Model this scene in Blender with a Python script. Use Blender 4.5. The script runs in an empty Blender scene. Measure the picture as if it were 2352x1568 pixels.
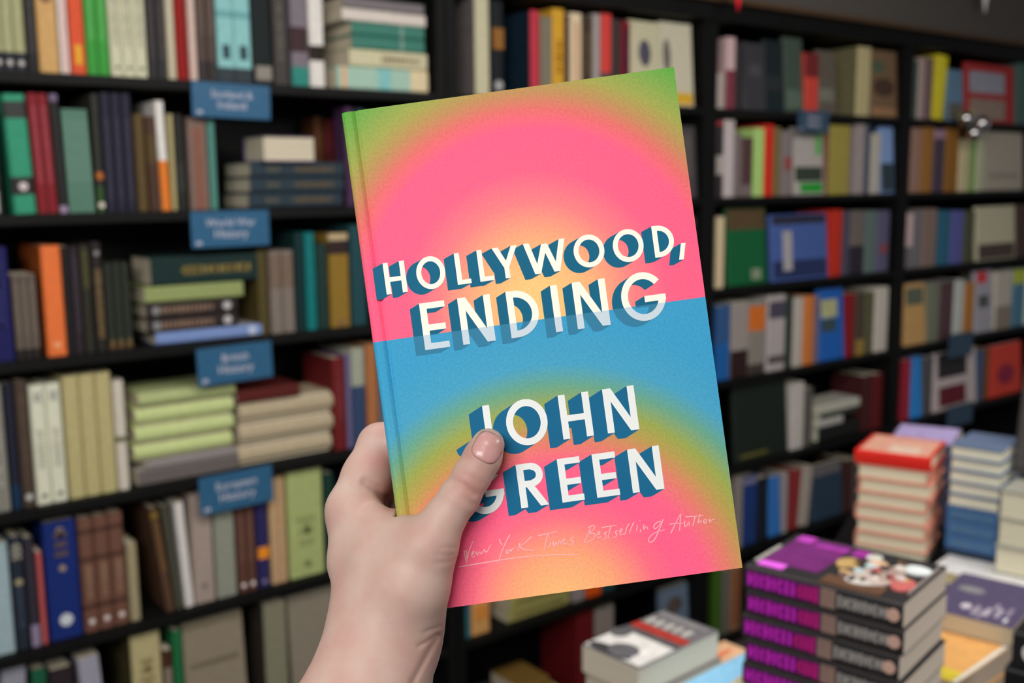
import bpy, bmesh, math, random
import numpy as np
from mathutils import Matrix, Vector
random.seed(7)
sc = bpy.context.scene
COL = sc.collection

# ------------------------------------------------------------------ camera, sky, lights, exposure
F = 2400.0                      # focal length in pixels of the 2352 x 1568 frame
H = 1.74                        # eye height above the floor (m)
WALL = 2.45                     # distance from the eye to the front of the bookcases (m)
YAW, PITCH, ROLL = 0.6599, 0.1497, 0.0104

def cam_axes():
    cy, sy, cp, sp = math.cos(YAW), math.sin(YAW), math.cos(PITCH), math.sin(PITCH)
    fw = np.array([sy * cp, cy * cp, -sp]); rt = np.array([cy, -sy, 0.0]); dn = np.cross(fw, rt)
    cr, sr = math.cos(ROLL), math.sin(ROLL)
    return np.stack([cr * rt + sr * dn, -sr * rt + cr * dn, fw])
M = cam_axes()                  # rows: right, down, forward
EYE = np.array([0.0, 0.0, H])

def ray(px, py):
    return M.T @ np.array([(px - 1176) / F, (py - 784) / F, 1.0])
def at_depth(px, py, z):
    return ray(px, py) * z + EYE
def on_wall(px, py, Y):
    r = ray(px, py); return r * (Y / r[1]) + EYE
def on_level(px, py, z):        # z in world metres
    r = ray(px, py); return r * ((z - H) / r[2]) + EYE
def X_at(px, Y, z):             # X of the wall point at depth Y and height z that stands in column px
    u = (px - 1176) / F
    a = M[:, 0]; b = M[:, 1] * Y + M[:, 2] * (z - H)
    return (u * b[2] - b[0]) / (a[0] - u * a[2])
def Z_at(py, X, Y):
    v = (py - 784) / F
    a = M[:, 2]; b = M[:, 0] * X + M[:, 1] * Y
    return (v * b[2] - b[1]) / (a[1] - v * a[2]) + H

cam_d = bpy.data.cameras.new('camera'); cam = bpy.data.objects.new('camera', cam_d); COL.objects.link(cam)
cam_d.sensor_width = 36.0; cam_d.lens = 36.0 * F / 2352
cm = np.eye(4); cm[:3, 0] = M[0]; cm[:3, 1] = -M[1]; cm[:3, 2] = -M[2]; cm[:3, 3] = EYE
cam.matrix_world = Matrix(cm.tolist())
cam_d.clip_start = 0.02; cam_d.clip_end = 50
cam_d.dof.use_dof = True; cam_d.dof.focus_distance = 0.428; cam_d.dof.aperture_fstop = 9.2; cam_d.dof.aperture_blades = 9
sc.camera = cam

world = bpy.data.worlds.new('shop_air'); sc.world = world; world.use_nodes = True
bg = world.node_tree.nodes['Background']; bg.inputs[0].default_value = (0.95, 0.97, 1.0, 1); bg.inputs[1].default_value = 0.14

def area(name, loc, target, sx, sy, power, col):
    l = bpy.data.lights.new(name, 'AREA'); l.shape = 'RECTANGLE'; l.size = sx; l.size_y = sy; l.energy = power; l.color = col
    o = bpy.data.objects.new(name, l); COL.objects.link(o); o.location = loc
    o.rotation_euler = (Vector(target) - Vector(loc)).to_track_quat('-Z', 'Y').to_euler()
    return o
area('ceiling_light', (-1.05, -0.36, 2.66), (0.3, 0.6, 1.4), 1.3, 0.9, 60, (1.0, 0.965, 0.93))
area('ceiling_light', (0.65, 0.75, 2.70), (0.9, 2.2, 1.0), 1.4, 0.5, 27, (1.0, 0.965, 0.93))
area('ceiling_light', (2.6, 0.75, 2.70), (2.9, 1.9, 0.8), 1.2, 0.5, 13, (1.0, 0.965, 0.93))
area('ceiling_light', (2.1, -1.05, 2.66), (1.6, 0.7, 0.8), 1.2, 0.6, 32, (1.0, 0.965, 0.93))

vs = sc.view_settings
vs.view_transform = 'Standard'; vs.look = 'None'; vs.gamma = 1.0; vs.use_curve_mapping = False; vs.exposure = 0.0

# ------------------------------------------------------------------ materials
def lin(c):
    return tuple((x / 255 / 12.92) if x <= 10 else ((x / 255 + 0.055) / 1.055) ** 2.4 for x in c)
MATS = {}
def mat(rgb, k=1.0, rough=0.55, var=0.10, scale=60.0, metal=0.0, name=None, spec=0.15, bump=0.0):
    """plain surface whose colour wanders a little (printed board, cloth, paint)"""
    key = (tuple(round(x) for x in rgb), round(k, 2), rough, var, scale, metal, name, bump)
    if key in MATS: return MATS[key]
    base = [min(0.9, max(0.0015, x / k)) for x in lin(rgb)]
    m = bpy.data.materials.new(name or 'print'); m.use_nodes = True
    nt = m.node_tree; b = nt.nodes['Principled BSDF']
    b.inputs['Roughness'].default_value = rough; b.inputs['Metallic'].default_value = metal
    b.inputs['Specular IOR Level'].default_value = spec
    tc = nt.nodes.new('ShaderNodeTexCoord'); nz = nt.nodes.new('ShaderNodeTexNoise'); nz.inputs['Scale'].default_value = scale
    nz.inputs['Detail'].default_value = 3
    rp = nt.nodes.new('ShaderNodeValToRGB')
    rp.color_ramp.elements[0].position = 0.3; rp.color_ramp.elements[1].position = 0.7
    rp.color_ramp.elements[0].color = (*[x * (1 - var) for x in base], 1); rp.color_ramp.elements[1].color = (*[min(0.95, x * (1 + var)) for x in base], 1)
    nt.links.new(tc.outputs['Object'], nz.inputs['Vector']); nt.links.new(nz.outputs['Fac'], rp.inputs['Fac']); nt.links.new(rp.outputs['Color'], b.inputs['Base Color'])
    if bump:
        bp = nt.nodes.new('ShaderNodeBump'); bp.inputs['Strength'].default_value = bump; bp.inputs['Distance'].default_value = 0.001
        nt.links.new(nz.outputs['Fac'], bp.inputs['Height']); nt.links.new(bp.outputs['Normal'], b.inputs['Normal'])
    MATS[key] = m
    return m
def page_mat(rgb, k=1.0):
    """cut paper edges: fine leaf lines across the thickness (local x)"""
    key = ('page', tuple(rgb), round(k, 2))
    if key in MATS: return MATS[key]
    base = [min(0.9, x / k) for x in lin(rgb)]
    m = bpy.data.materials.new('paper_edges'); m.use_nodes = True
    nt = m.node_tree; b = nt.nodes['Principled BSDF']; b.inputs['Roughness'].default_value = 0.8; b.inputs['Specular IOR Level'].default_value = 0.15
    tc = nt.nodes.new('ShaderNodeTexCoord'); mp = nt.nodes.new('ShaderNodeMapping'); mp.inputs['Scale'].default_value = (1500, 6, 6)
    nz = nt.nodes.new('ShaderNodeTexNoise'); nz.inputs['Scale'].default_value = 1.0; nz.inputs['Detail'].default_value = 1
    rp = nt.nodes.new('ShaderNodeValToRGB'); rp.color_ramp.elements[0].position = 0.3; rp.color_ramp.elements[1].position = 0.7
    rp.color_ramp.elements[0].color = (*[x * 0.78 for x in base], 1); rp.color_ramp.elements[1].color = (*[min(.92, x * 1.08) for x in base], 1)
    nt.links.new(tc.outputs['Object'], mp.inputs['Vector']); nt.links.new(mp.outputs['Vector'], nz.inputs['Vector'])
    nt.links.new(nz.outputs['Fac'], rp.inputs['Fac']); nt.links.new(rp.outputs['Color'], b.inputs['Base Color'])
    MATS[key] = m
    return m

# ------------------------------------------------------------------ object helpers
def link_mesh(name, verts, faces, m, parent=None, smooth=False):
    me = bpy.data.meshes.new(name); me.from_pydata([tuple(v) for v in verts], [], faces); me.update()
    if m: me.materials.append(m)
    if smooth: me.polygons.foreach_set('use_smooth', [True] * len(me.polygons))
    o = bpy.data.objects.new(name, me); COL.objects.link(o)
    if parent: o.parent = parent
    return o
def from_bm(name, bm, m, parent=None, smooth=False):
    bmesh.ops.recalc_face_normals(bm, faces=bm.faces)
    me = bpy.data.meshes.new(name); bm.to_mesh(me); bm.free()
    if m: me.materials.append(m)
    if smooth: me.polygons.foreach_set('use_smooth', [True] * len(me.polygons))
    o = bpy.data.objects.new(name, me); COL.objects.link(o)
    if parent: o.parent = parent
    return o
def bm_box(bm, x0, x1, y0, y1, z0, z1, bev=0.0):
    g = bmesh.ops.create_cube(bm, size=1.0)
    vs_ = g['verts']
    for v in vs_:
        v.co = Vector((x0 + (v.co.x + .5) * (x1 - x0), y0 + (v.co.y + .5) * (y1 - y0), z0 + (v.co.z + .5) * (z1 - z0)))
    if bev:
        es = list({e for v in vs_ for e in v.link_edges})
        bmesh.ops.bevel(bm, geom=es, offset=bev, segments=2, affect='EDGES', profile=0.6)
def box(name, x0, x1, y0, y1, z0, z1, m, parent=None, bev=0.0):
    bm = bmesh.new(); bm_box(bm, x0, x1, y0, y1, z0, z1, bev); return from_bm(name, bm, m, parent)
def empty(name, loc=(0, 0, 0)):
    o = bpy.data.objects.new(name, None); COL.objects.link(o); o.location = loc; o.empty_display_size = 0.05
    return o
def tag(o, label, cat, group=None):
    o['label'] = label; o['category'] = cat
    if group: o['group'] = group
    return o
def structure(o):
    o['kind'] = 'structure'; return o
def dup(root):
    r = root.copy(); COL.objects.link(r)
    for ch in list(root.children):
        c = ch.copy(); COL.objects.link(c); c.parent = r; c.matrix_parent_inverse = ch.matrix_parent_inverse
        for g in list(ch.children):
            d = g.copy(); COL.objects.link(d); d.parent = c; d.matrix_parent_inverse = g.matrix_parent_inverse
    return r
# ------------------------------------------------------------------ the room
black = mat((15, 15, 15), 0.8, rough=0.55, var=0.15, scale=9, name='black_stained_wood')
structure(box('floor', -3.0, 6.6, -3.2, 2.9, -0.05, 0.0, mat((92, 84, 76), 1.0, rough=0.6, var=.15, scale=6, name='floor_carpet')))
structure(box('wall_back', -3.0, 6.6, 2.80, 2.90, 0.0, 2.78, mat((70, 66, 62), 1.0, name='wall_paint')))
structure(box('ceiling', -3.0, 6.6, -3.2, 2.9, 2.78, 2.84, mat((205, 202, 196), 1.0, rough=.8, name='ceiling_paint')))
ZT = 0.535 + H                 # top of the bookcases
structure(box('wall_bulkhead', -3.0, 6.6, WALL - 0.03, 2.80, ZT + 0.076, 2.78, mat((88, 83, 79), 1.0, rough=.8, name='bulkhead_paint')))
structure(box('trim_1', -3.0, 6.6, WALL - 0.036, 2.78, ZT + 0.058, ZT + 0.075, mat((86, 66, 48), 1.0, rough=.5, name='trim_wood')))

# shelf heights (top of each board), from the floor
SZ = {k: H + WALL * z for k, z in {1: .1017, 2: -.0224, 3: -.153, 4: -.2905, 5: -.4253, 6: -.5595}.items()}
SZ[7] = SZ[6] - 0.325
TH = 0.024
BAYS = [(0.12, 1.680), (1.684, 2.765), (2.769, 3.96), (3.964, 5.30)]
BAYNAME = ['left', 'middle', 'right', 'far right']
for (x0, x1), bn in zip(BAYS, BAYNAME):
    e = empty('bookcase', ((x0 + x1) / 2, WALL, 0))
    tag(e, {'left': 'black wooden bookcase nearest the left edge, with four blue shelf signs',
            'middle': 'black wooden bookcase behind the held book, second from the left',
            'right': 'black wooden bookcase just right of the held book, one small blue sign on it',
            'far right': 'black wooden bookcase farthest to the right, silver baubles on its shelf edge'}[bn], 'bookcase', 'black bookcases along the wall')
    def part(name, a0, a1, b0, b1, c0, c1):
        o = box(name, a0 - e.location.x, a1 - e.location.x, b0 - WALL, b1 - WALL, c0, c1, black, e, bev=0.0015); return o
    sw = 0.030
    part('side_panel', x0, x0 + sw, WALL, WALL + .29, 0, ZT)
    part('side_panel', x1 - sw, x1, WALL, WALL + .29, 0, ZT)
    part('back_panel', x0 + sw, x1 - sw, WALL + .275, WALL + .29, 0, ZT)
    part('top_panel', x0, x1, WALL - .012, WALL + .29, ZT, ZT + .055)
    for r in range(1, 8):
        part('shelf', x0 + sw, x1 - sw, WALL + .002, WALL + .275, SZ[r] - TH, SZ[r])
    part('plinth', x0 + sw, x1 - sw, WALL + .02, WALL + .04, 0, SZ[7] - TH)

# ------------------------------------------------------------------ books
ROWN = {1: 'top shelf', 2: 'second shelf', 3: 'third shelf', 4: 'fourth shelf', 5: 'fifth shelf', 6: 'sixth shelf', 7: 'lowest shelf'}
ORD = ['first', 'second', 'third', 'fourth', 'fifth', 'sixth', 'seventh', 'eighth']
NUM = {2: 'two', 3: 'three', 4: 'four', 5: 'five', 6: 'six', 7: 'seven'}
PAGE = (196, 186, 164)

def make_book(w, h, d, col, k, side=None, page=PAGE, hard=True, details=(), rough=0.5, name='book', rnd=False):
    """spine in the local plane y = 0 facing -y; thickness along x (centred), height along z, depth along +y"""
    e = empty(name)
    t = min(0.0026 if hard else 0.0008, w * 0.2)
    o = 0.003 if hard else 0.0
    rr = min(w * 0.32, 0.006 if hard else 0.0045) if not rnd else w * .42       # spine edge rounding
    bul = (min(0.0035, w * 0.08) if hard else min(.0015, w * .06)) if not rnd else w * .16
    pts = []
    n = 6
    pts.append((-w / 2, d)); 
    for i in range(n + 1):
        a = i / n * math.pi / 2
        pts.append((-w / 2 + rr - rr * math.cos(a), rr - rr * math.sin(a)))
    for i in range(n + 1):
        a = i / n * math.pi / 2
        pts.append((w / 2 - rr + rr * math.sin(a), rr - rr * math.cos(a)))
    pts.append((w / 2, d))
    pts = [(x, y - bul * max(0, 1 - (2 * x / w) ** 2) + bul) for x, y in pts]
    inn = [(x * (w - 2 * t) / w, (y + t) if y < d - 1e-6 else d) for x, y in pts]
    inn[0] = (-w / 2 + t, d); inn[-1] = (w / 2 - t, d)
    np_ = len(pts)
    V = []; Fc = []
    for z in (0, h):
        V += [(x, y, z) for x, y in pts] + [(x, y, z) for x, y in inn]
    off = 2 * np_
    for i in range(np_ - 1):
        Fc.append((i, i + 1, off + i + 1, off + i))
        Fc.append((np_ + i + 1, np_ + i, off + np_ + i, off + np_ + i + 1))
        Fc.append((i + 1, i, np_ + i, np_ + i + 1))
        Fc.append((off + i, off + i + 1, off + np_ + i + 1, off + np_ + i))
    for i in (0, np_ - 1):
        q = (i, off + i, off + np_ + i, np_ + i)
        Fc.append(q if i == 0 else q[::-1])
    c = link_mesh('cover', V, Fc, mat(col, k, rough=rough, var=.08, scale=70), e, smooth=False)
    if side:
        c.data.materials.append(mat(side, k, rough=rough, var=.12, scale=40))
        for p in c.data.polygons:
            if abs(p.normal.x) > 0.95: p.material_index = 1
    pb = box('page_block', -w / 2 + t + .0002, w / 2 - t - .0002, bul + t + .0006, d - o - .0005, o + .0003, h - o - .0003, page_mat(page, k), e)
    for di, dt in enumerate(details):
        lift = .0003 + .00012 * di
        kind = dt[0]
        if kind == 'b':
            v0, v1, c_ = dt[1], dt[2], dt[3:6]
            wf = dt[6] if len(dt) > 6 else 0.96
            bm = bmesh.new(); hw = w / 2 * wf
            if wf > .9:   # wraps round the spine
                q = [(x * 1.003, y - lift) for x, y in pts[1:-1]]
                for i in range(len(q) - 1):
                    f = [bm.verts.new((q[i][0], q[i][1], h * v0)), bm.verts.new((q[i + 1][0], q[i + 1][1], h * v0)), bm.verts.new((q[i + 1][0], q[i + 1][1], h * v1)), bm.verts.new((q[i][0], q[i][1], h * v1))]
                    bm.faces.new(f)
                bmesh.ops.remove_doubles(bm, verts=bm.verts, dist=1e-6)
            else:
                bm_box(bm, -hw, hw, -lift, bul + .004, h * v0, h * v1)
            from_bm('spine_band' if wf > .9 else 'spine_label', bm, mat(c_, k, rough=.5, var=.08), e)
        elif kind == 't':  # title marks; on the sage paperbacks a painted highlight stripe
            v0, v1, c_ = dt[1], dt[2], dt[3:6]
            wf = dt[6] if len(dt) > 6 else 0.5
            rnd = random.Random(int(v0 * 1000) + int(w * 1e5)); bm = bmesh.new()
            z = v0 * h; pitch = max(0.004, w * wf * .62) if len(dt) < 8 else dt[7]
            while z < v1 * h - pitch * .5:
                if rnd.random() > .0:
                    hw = w / 2 * wf * rnd.uniform(.75, 1)
                    bm_box(bm, -hw, hw, -lift, bul + .004, z, z + pitch * .55)
                    if rnd.random() > .4: bm_box(bm, -hw * .25, hw * .3, -lift, bul + .004, z, z + pitch * .95)
                z += pitch
            if len(bm.verts) > 24: from_bm('spine_lettering', bm, mat(c_, k, rough=.45, var=.05), e)
            else: bm.free()
        elif kind == 'o':   # round emblem on the spine
            v, r_, c_ = dt[1], dt[2] * w, dt[3:6]
            bm = bmesh.new(); bmesh.ops.create_cone(bm, cap_ends=True, segments=16, radius1=r_, radius2=r_, depth=.006)
            bmesh.ops.rotate(bm, verts=bm.verts, matrix=Matrix.Rotation(math.pi / 2, 3, 'X')); bmesh.ops.translate(bm, verts=bm.verts, vec=(0, .003 - lift, v * h))
            from_bm('spine_emblem', bm, mat(c_, k, var=.05), e)
        elif kind == 'f':   # printed panel on the cover that faces +x
            u0, u1, v0, v1, c_ = dt[1], dt[2], dt[3], dt[4], dt[5:8]
            bm = bmesh.new(); bm_box(bm, w / 2 - .001, w / 2 + lift, u0 * d, u1 * d, v0 * h, v1 * h)
            from_bm('cover_panel', bm, mat(c_, k, var=.15, scale=50), e)
        elif kind == 'e':   # printed oval on the cover that faces +x
            u, v, ru, rv, c_ = dt[1], dt[2], dt[3], dt[4], dt[5:8]
            bm = bmesh.new(); a = [bm.verts.new((w / 2 + lift, (u + ru * math.cos(i * math.pi / 10)) * d, (v + rv * math.sin(i * math.pi / 10)) * h)) for i in range(20)]
            bm.faces.new(a); g = bmesh.ops.extrude_face_region(bm, geom=list(bm.faces)); bmesh.ops.translate(bm, verts=[q for q in g['geom'] if isinstance(q, bmesh.types.BMVert)], vec=(-.0010 - lift, 0, 0))
            from_bm('cover_motif', bm, mat(c_, k, var=.15, scale=50), e)
    return e

def parse(line):
    f = [s.strip() for s in line.split('|')]
    desc = f[0]; geo = f[1].split(); col = tuple(float(x) for x in f[2].split())
    opt = {'n': 1, 'd': []}
    for s in (f[3].split() if len(f) > 3 else []):
        kk, _, v = s.partition('=')
        if kk in ('b', 't', 'o', 'f', 'e'): opt['d'].append((kk, *[float(q) for q in v.split(',')]))
        elif kk == 's': opt['s'] = tuple(float(q) for q in v.split(','))
        elif kk == 'n': opt['n'] = int(v)
        else: opt[kk] = float(v) if v else 1.0
    return desc, geo, col, opt

def one_of(i, n, desc, where, count='from the left'):
    hd, wi, tl = desc.partition(' with ')
    pl = hd + 's' + wi + tl
    lr = count == 'from the left'
    if n == 2: s = (('left', 'right') if lr else ('lower', 'upper'))[i] + ' one of two ' + pl
    elif n == 3: s = (('leftmost', 'middle one', 'rightmost') if lr else ('lowest', 'middle one', 'topmost'))[i] + ' of three ' + pl
    else: s = ORD[i] + ' from left of ' + NUM[n] + ' ' + pl
    return s + ', ' + where

def shelf_books(row, bay, k, text):
    z = SZ[row] + .0006
    where = '%s of %s bookcase' % (ROWN[row], BAYNAME[bay])
    grp = 'books standing on the %s of the %s bookcase' % (ROWN[row], BAYNAME[bay])
    for line in text.strip().splitlines():
        if not line.strip(): continue
        desc, geo, col, op = parse(line)
        kind = 'u'
        if desc[:2] in ('F ', 'S '): kind, desc = desc[0], desc[2:]
        if kind == 'S': flat_on_shelf(z, where, k, desc, [float(q) for q in geo], col, op); continue
        x0, x1, yt = (float(q) for q in geo)
        Y = WALL + op.get('set', 24) / 1000
        n = op['n']; xs = [x0 + (x1 - x0) * i / n for i in range(n + 1)]
        proto = None
        for i in range(n):
            Xa, Xb = X_at(xs[i], Y, z), X_at(xs[i + 1], Y, z)
            lo_, hi_ = BAYS[bay][0] + .0315, BAYS[bay][1] - .0315
            if Xa < lo_ or Xb > hi_:
                Xa2, Xb2 = max(Xa, lo_), min(Xb, hi_)
                if Xb2 - Xa2 < .008: Xa2, Xb2 = (hi_ - .012, hi_) if Xb > hi_ else (lo_, lo_ + .012)
                Xa, Xb = Xa2, Xb2
            w = Xb - Xa - .0008
            if proto is None:
                h = Z_at(yt, (Xa + Xb) / 2, Y) - z
                h = max(.08, min(h, (ZT if row == 1 else SZ[row - 1] - TH) - z - (.012 if kind == 'F' or 'lean' in op else .005)))
                if kind == 'F':
                    th = op.get('th', 22) / 1000
                    e = make_book(th, h, w, col, k, op.get('s'), hard=False, details=op['d'], page=PAGE)
                else:
                    dep = op.get('dep', min(.24, max(.12, h * .68))) if op.get('dep', 0) < 1 else op['dep'] / 1000
                    e = make_book(w, h, dep, col, k, op.get('s'), hard='pb' not in op, details=op['d'], rnd='rnd' in op)
                proto = e; pw = w
            else:
                e = dup(proto)
                if kind == 'u': e.scale = (w / pw, 1, 1)
            tag(e, one_of(i, n, desc, where) if n > 1 else desc + ', ' + where, 'book', grp)
            L = math.radians(op.get('lean', 0))
            if kind == 'F':
                tilt = math.radians(op.get('tilt', 4))
                R = Matrix(((0, 1, 0), (-1, 0, 0), (0, 0, 1))).to_4x4()
                e.matrix_world = Matrix.Translation((Xa, Y + th / 2 + .002, z + th / 2 * math.sin(tilt))) @ Matrix.Rotation(-tilt, 4, 'X') @ R
            else:
                px_ = (Xa + Xb) / 2 + (w / 2 if L > 0 else -w / 2)
                e.matrix_world = Matrix.Translation((px_, Y, z)) @ Matrix.Rotation(L, 4, 'Y') @ Matrix.Translation((-(w / 2 if L > 0 else -w / 2), 0, 0)) @ Matrix.Diagonal((e.scale.x, 1, 1, 1))

ZSTACK = {}
def flat_on_shelf(z, where, k, desc, geo, col, op):
    """books lying flat: geo = x0 x1 (ends of the spine) ybottom ytop in the photo at x0; the pile grows with each line (new=1 starts one)"""
    x0, x1, yb, yt = geo
    Y = WALL + op.get('set', 24) / 1000
    n = op['n']
    if 'new' in op: ZSTACK['z'] = z
    zz = ZSTACK['z']
    Xa, Xb = X_at(x0, Y, zz), X_at(x1, Y, zz)
    tot = Z_at(yt, Xa, Y) - Z_at(yb, Xa, Y)
    t = tot / n
    proto = None
    for i in range(n):
        if proto is None:
            e = proto = make_book(t - .0006, Xb - Xa, op.get('dep', 150) / 1000, col, k, op.get('s'), hard='pb' not in op, details=op['d'], page=PAGE, rnd='rnd' in op)
        else: e = dup(proto)
        tag(e, one_of(i, n, desc, where, 'from the bottom') if n > 1 else desc + ', ' + where, 'book', 'books lying flat on the ' + where)
        R = Matrix(((0, 0, -1), (0, 1, 0), (1, 0, 0))).to_4x4()
        if 'fore' in op: R = Matrix.Rotation(math.pi, 4, 'Z') @ R
        jig = (0.004 * ((i * 7) % 3 - 1)) if n > 2 else 0
        yy = Y + abs(jig)
        if 'fore' in op: e.matrix_world = Matrix.Translation((Xa + jig, yy + op.get('dep', 150) / 1000, zz + t / 2)) @ R
        else: e.matrix_world = Matrix.Translation((Xb + jig, yy, zz + t / 2)) @ R
        zz += t
    ZSTACK['z'] = zz
# ------------------------------------------------------------------ what stands on the shelves
# description | [F face-out / S flat] x0 x1 top (photo columns at the shelf edge) | colour | details
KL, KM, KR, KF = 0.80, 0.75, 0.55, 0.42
shelf_books(1, 0, KL, '''
thin olive paperback with dark foot | -14 64 -62 | 150 150 112 | n=3 pb b=0,.2,38,40,48 o=.09,.28,170,165,160
black spined paperback | 66 92 -50 | 30 29 30 | pb t=.2,.8,70,66,66
tan hardback | 93 141 -58 | 185 146 92 | o=.78,.3,120,84,60
thin white paperback | 142 164 -54 | 196 192 188 | pb b=0,.9,205,150,145,.3
orange red paperback | 167 201 -60 | 198 76 44 | pb b=.1,.3,206,150,40,.5
bright green paperback | 203 255 -66 | 52 138 54 | n=2 pb t=.35,.8,90,165,88
cream paperback with small dark logo | 257 342 -70 | 186 184 158 | n=3 pb t=.3,.85,150,148,128 o=.09,.17,80,86,80
charcoal hardback | 345 386 -60 | 46 44 46 | n=2 t=.2,.75,74,66,66
narrow cream hardback | 389 409 -64 | 178 170 146 |
plain red hardback | 409 437 -70 | 128 15 12 |
pale pink paperback | 439 457 -60 | 190 166 156 | pb
dark brown hardback | 459 502 -55 | 76 63 57 | n=2 t=.45,.8,104,86,80 b=0,.2,52,46,46
light blue paperback with dark box | 504 582 -62 | 126 178 178 | n=2 pb b=0,.14,48,56,62 b=.22,.35,40,58,66,.42 b=.6,.66,96,150,152
black hardback with white foot label | 585 630 -58 | 20 27 28 | b=.04,.17,128,122,114,.8
dark grey lettered paperback | 634 664 -40 | 62 58 55 | pb t=.25,.9,96,90,84
grey book with teal foot | 674 714 -30 | 112 104 112 | b=0,.2,44,122,112 b=.35,.6,58,40,44
white book with black middle band | 716 750 -20 | 208 203 198 | b=.28,.44,36,28,24
S thick aqua and cream striped book | 776 984 206 152 | 152 182 166 | new dep=170 b=0,.2,206,190,154 b=.42,.56,120,178,176 b=.9,.95,205,160,120 s=150,145,150
S cream hardback | 804 982 150 108 | 190 184 152 | dep=160 t=.1,.6,160,150,120
S teal green hardback | 810 976 107 44 | 60 116 102 | n=2 dep=160 b=.3,.34,120,150,140
S pale grey paperback | 786 978 43 14 | 200 190 182 | dep=160 pb
S grey hardback topmost of the pile | 790 974 13 -14 | 112 106 108 | dep=150
''')
shelf_books(1, 1, KM, '''
cream spined book with grey cover | 1095 1128 -14 | 182 176 148 | s=104,98,96 dep=200
black hardback with amber label | 1133 1160 2 | 22 26 30 | b=.5,.72,130,88,40,.9 o=.12,.35,150,150,150
crimson spined book with navy cover | 1221 1242 24 | 176 50 66 | s=24,42,56 dep=190
thin olive grey paperback | 1244 1270 38 | 116 110 94 | n=2 pb
golden yellow hardback | 1271 1299 20 | 196 148 44 | t=.3,.7,160,112,36
narrow plum hardback | 1300 1310 34 | 62 40 44 |
peach cream paperback | 1311 1337 30 | 206 188 156 | pb b=0,.9,180,120,84,.2
dark brown hardback | 1339 1361 36 | 62 48 38 | t=.3,.8,100,80,50
grey white paperback | 1363 1380 32 | 148 140 138 | pb
coral red paperback with grey foot | 1382 1405 32 | 196 62 56 | pb b=0,.34,74,66,66
dark grey paperback | 1407 1425 44 | 54 50 50 | pb
dark red hardback | 1427 1449 48 | 104 20 30 | b=0,.9,40,30,56,.25
F cream book with dark oval motif | 1452 1521 48 | 182 176 148 | th=24 e=.5,.62,.2,.16,74,70,84
F cream book with yellow foot | 1524 1594 52 | 186 180 158 | th=30 f=.02,.98,.02,.16,200,156,44 e=.18,.6,.12,.2,96,90,84
''')
shelf_books(1, 2, KR, '''
short grey white paperback | 1644 1662 168 | 146 138 132 | pb
pink and maroon paperback | 1668 1688 86 | 168 142 142 | pb b=0,.55,100,46,56
dark slate paperback | 1691 1706 100 | 36 33 37 | pb
F charcoal cover | 1708 1757 98 | 47 46 50 | e=.6,.6,.3,.1,60,58,62
F black teal cover | 1759 1803 92 | 22 31 33 | f=.1,.9,.3,.5,34,38,40
F dark green cover | 1805 1846 86 | 54 66 58 | f=.1,.9,.06,.3,72,86,74
red paperback with dark top | 1849 1879 122 | 166 56 46 | pb b=.6,1,92,32,34
F grey olive cover | 1881 1921 116 | 78 72 64 | f=.1,.9,.2,.4,98,98,88
cream spined book with olive cover | 1968 1998 108 | 156 146 108 | s=96,92,66 dep=180
F sepia picture book | 2002 2066 116 | 98 78 58 | f=.05,.95,.02,.14,130,98,72 e=.3,.75,.25,.1,66,78,60 e=.5,.45,.4,.14,60,46,38
''')
shelf_books(1, 3, KF, '''
dark green paperback | 2094 2106 138 | 50 62 54 | pb
pinkish paperback | 2107 2120 134 | 130 114 110 | pb
mauve hardback | 2121 2141 132 | 88 70 70 |
yellow paperback | 2144 2166 128 | 178 154 32 | pb lean=5
F blue grey cover | 2178 2213 160 | 72 98 118 | f=.05,.95,.03,.35,74,70,64
F red framed cover with grey picture | 2222 2330 148 | 124 36 36 | f=.06,.8,.5,.86,112,114,124 f=.06,.8,.05,.4,110,96,88
teal grey hardback | 2334 2366 130 | 54 76 72 |
dark green tall hardback | 2370 2396 130 | 40 54 50 |
''')
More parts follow.
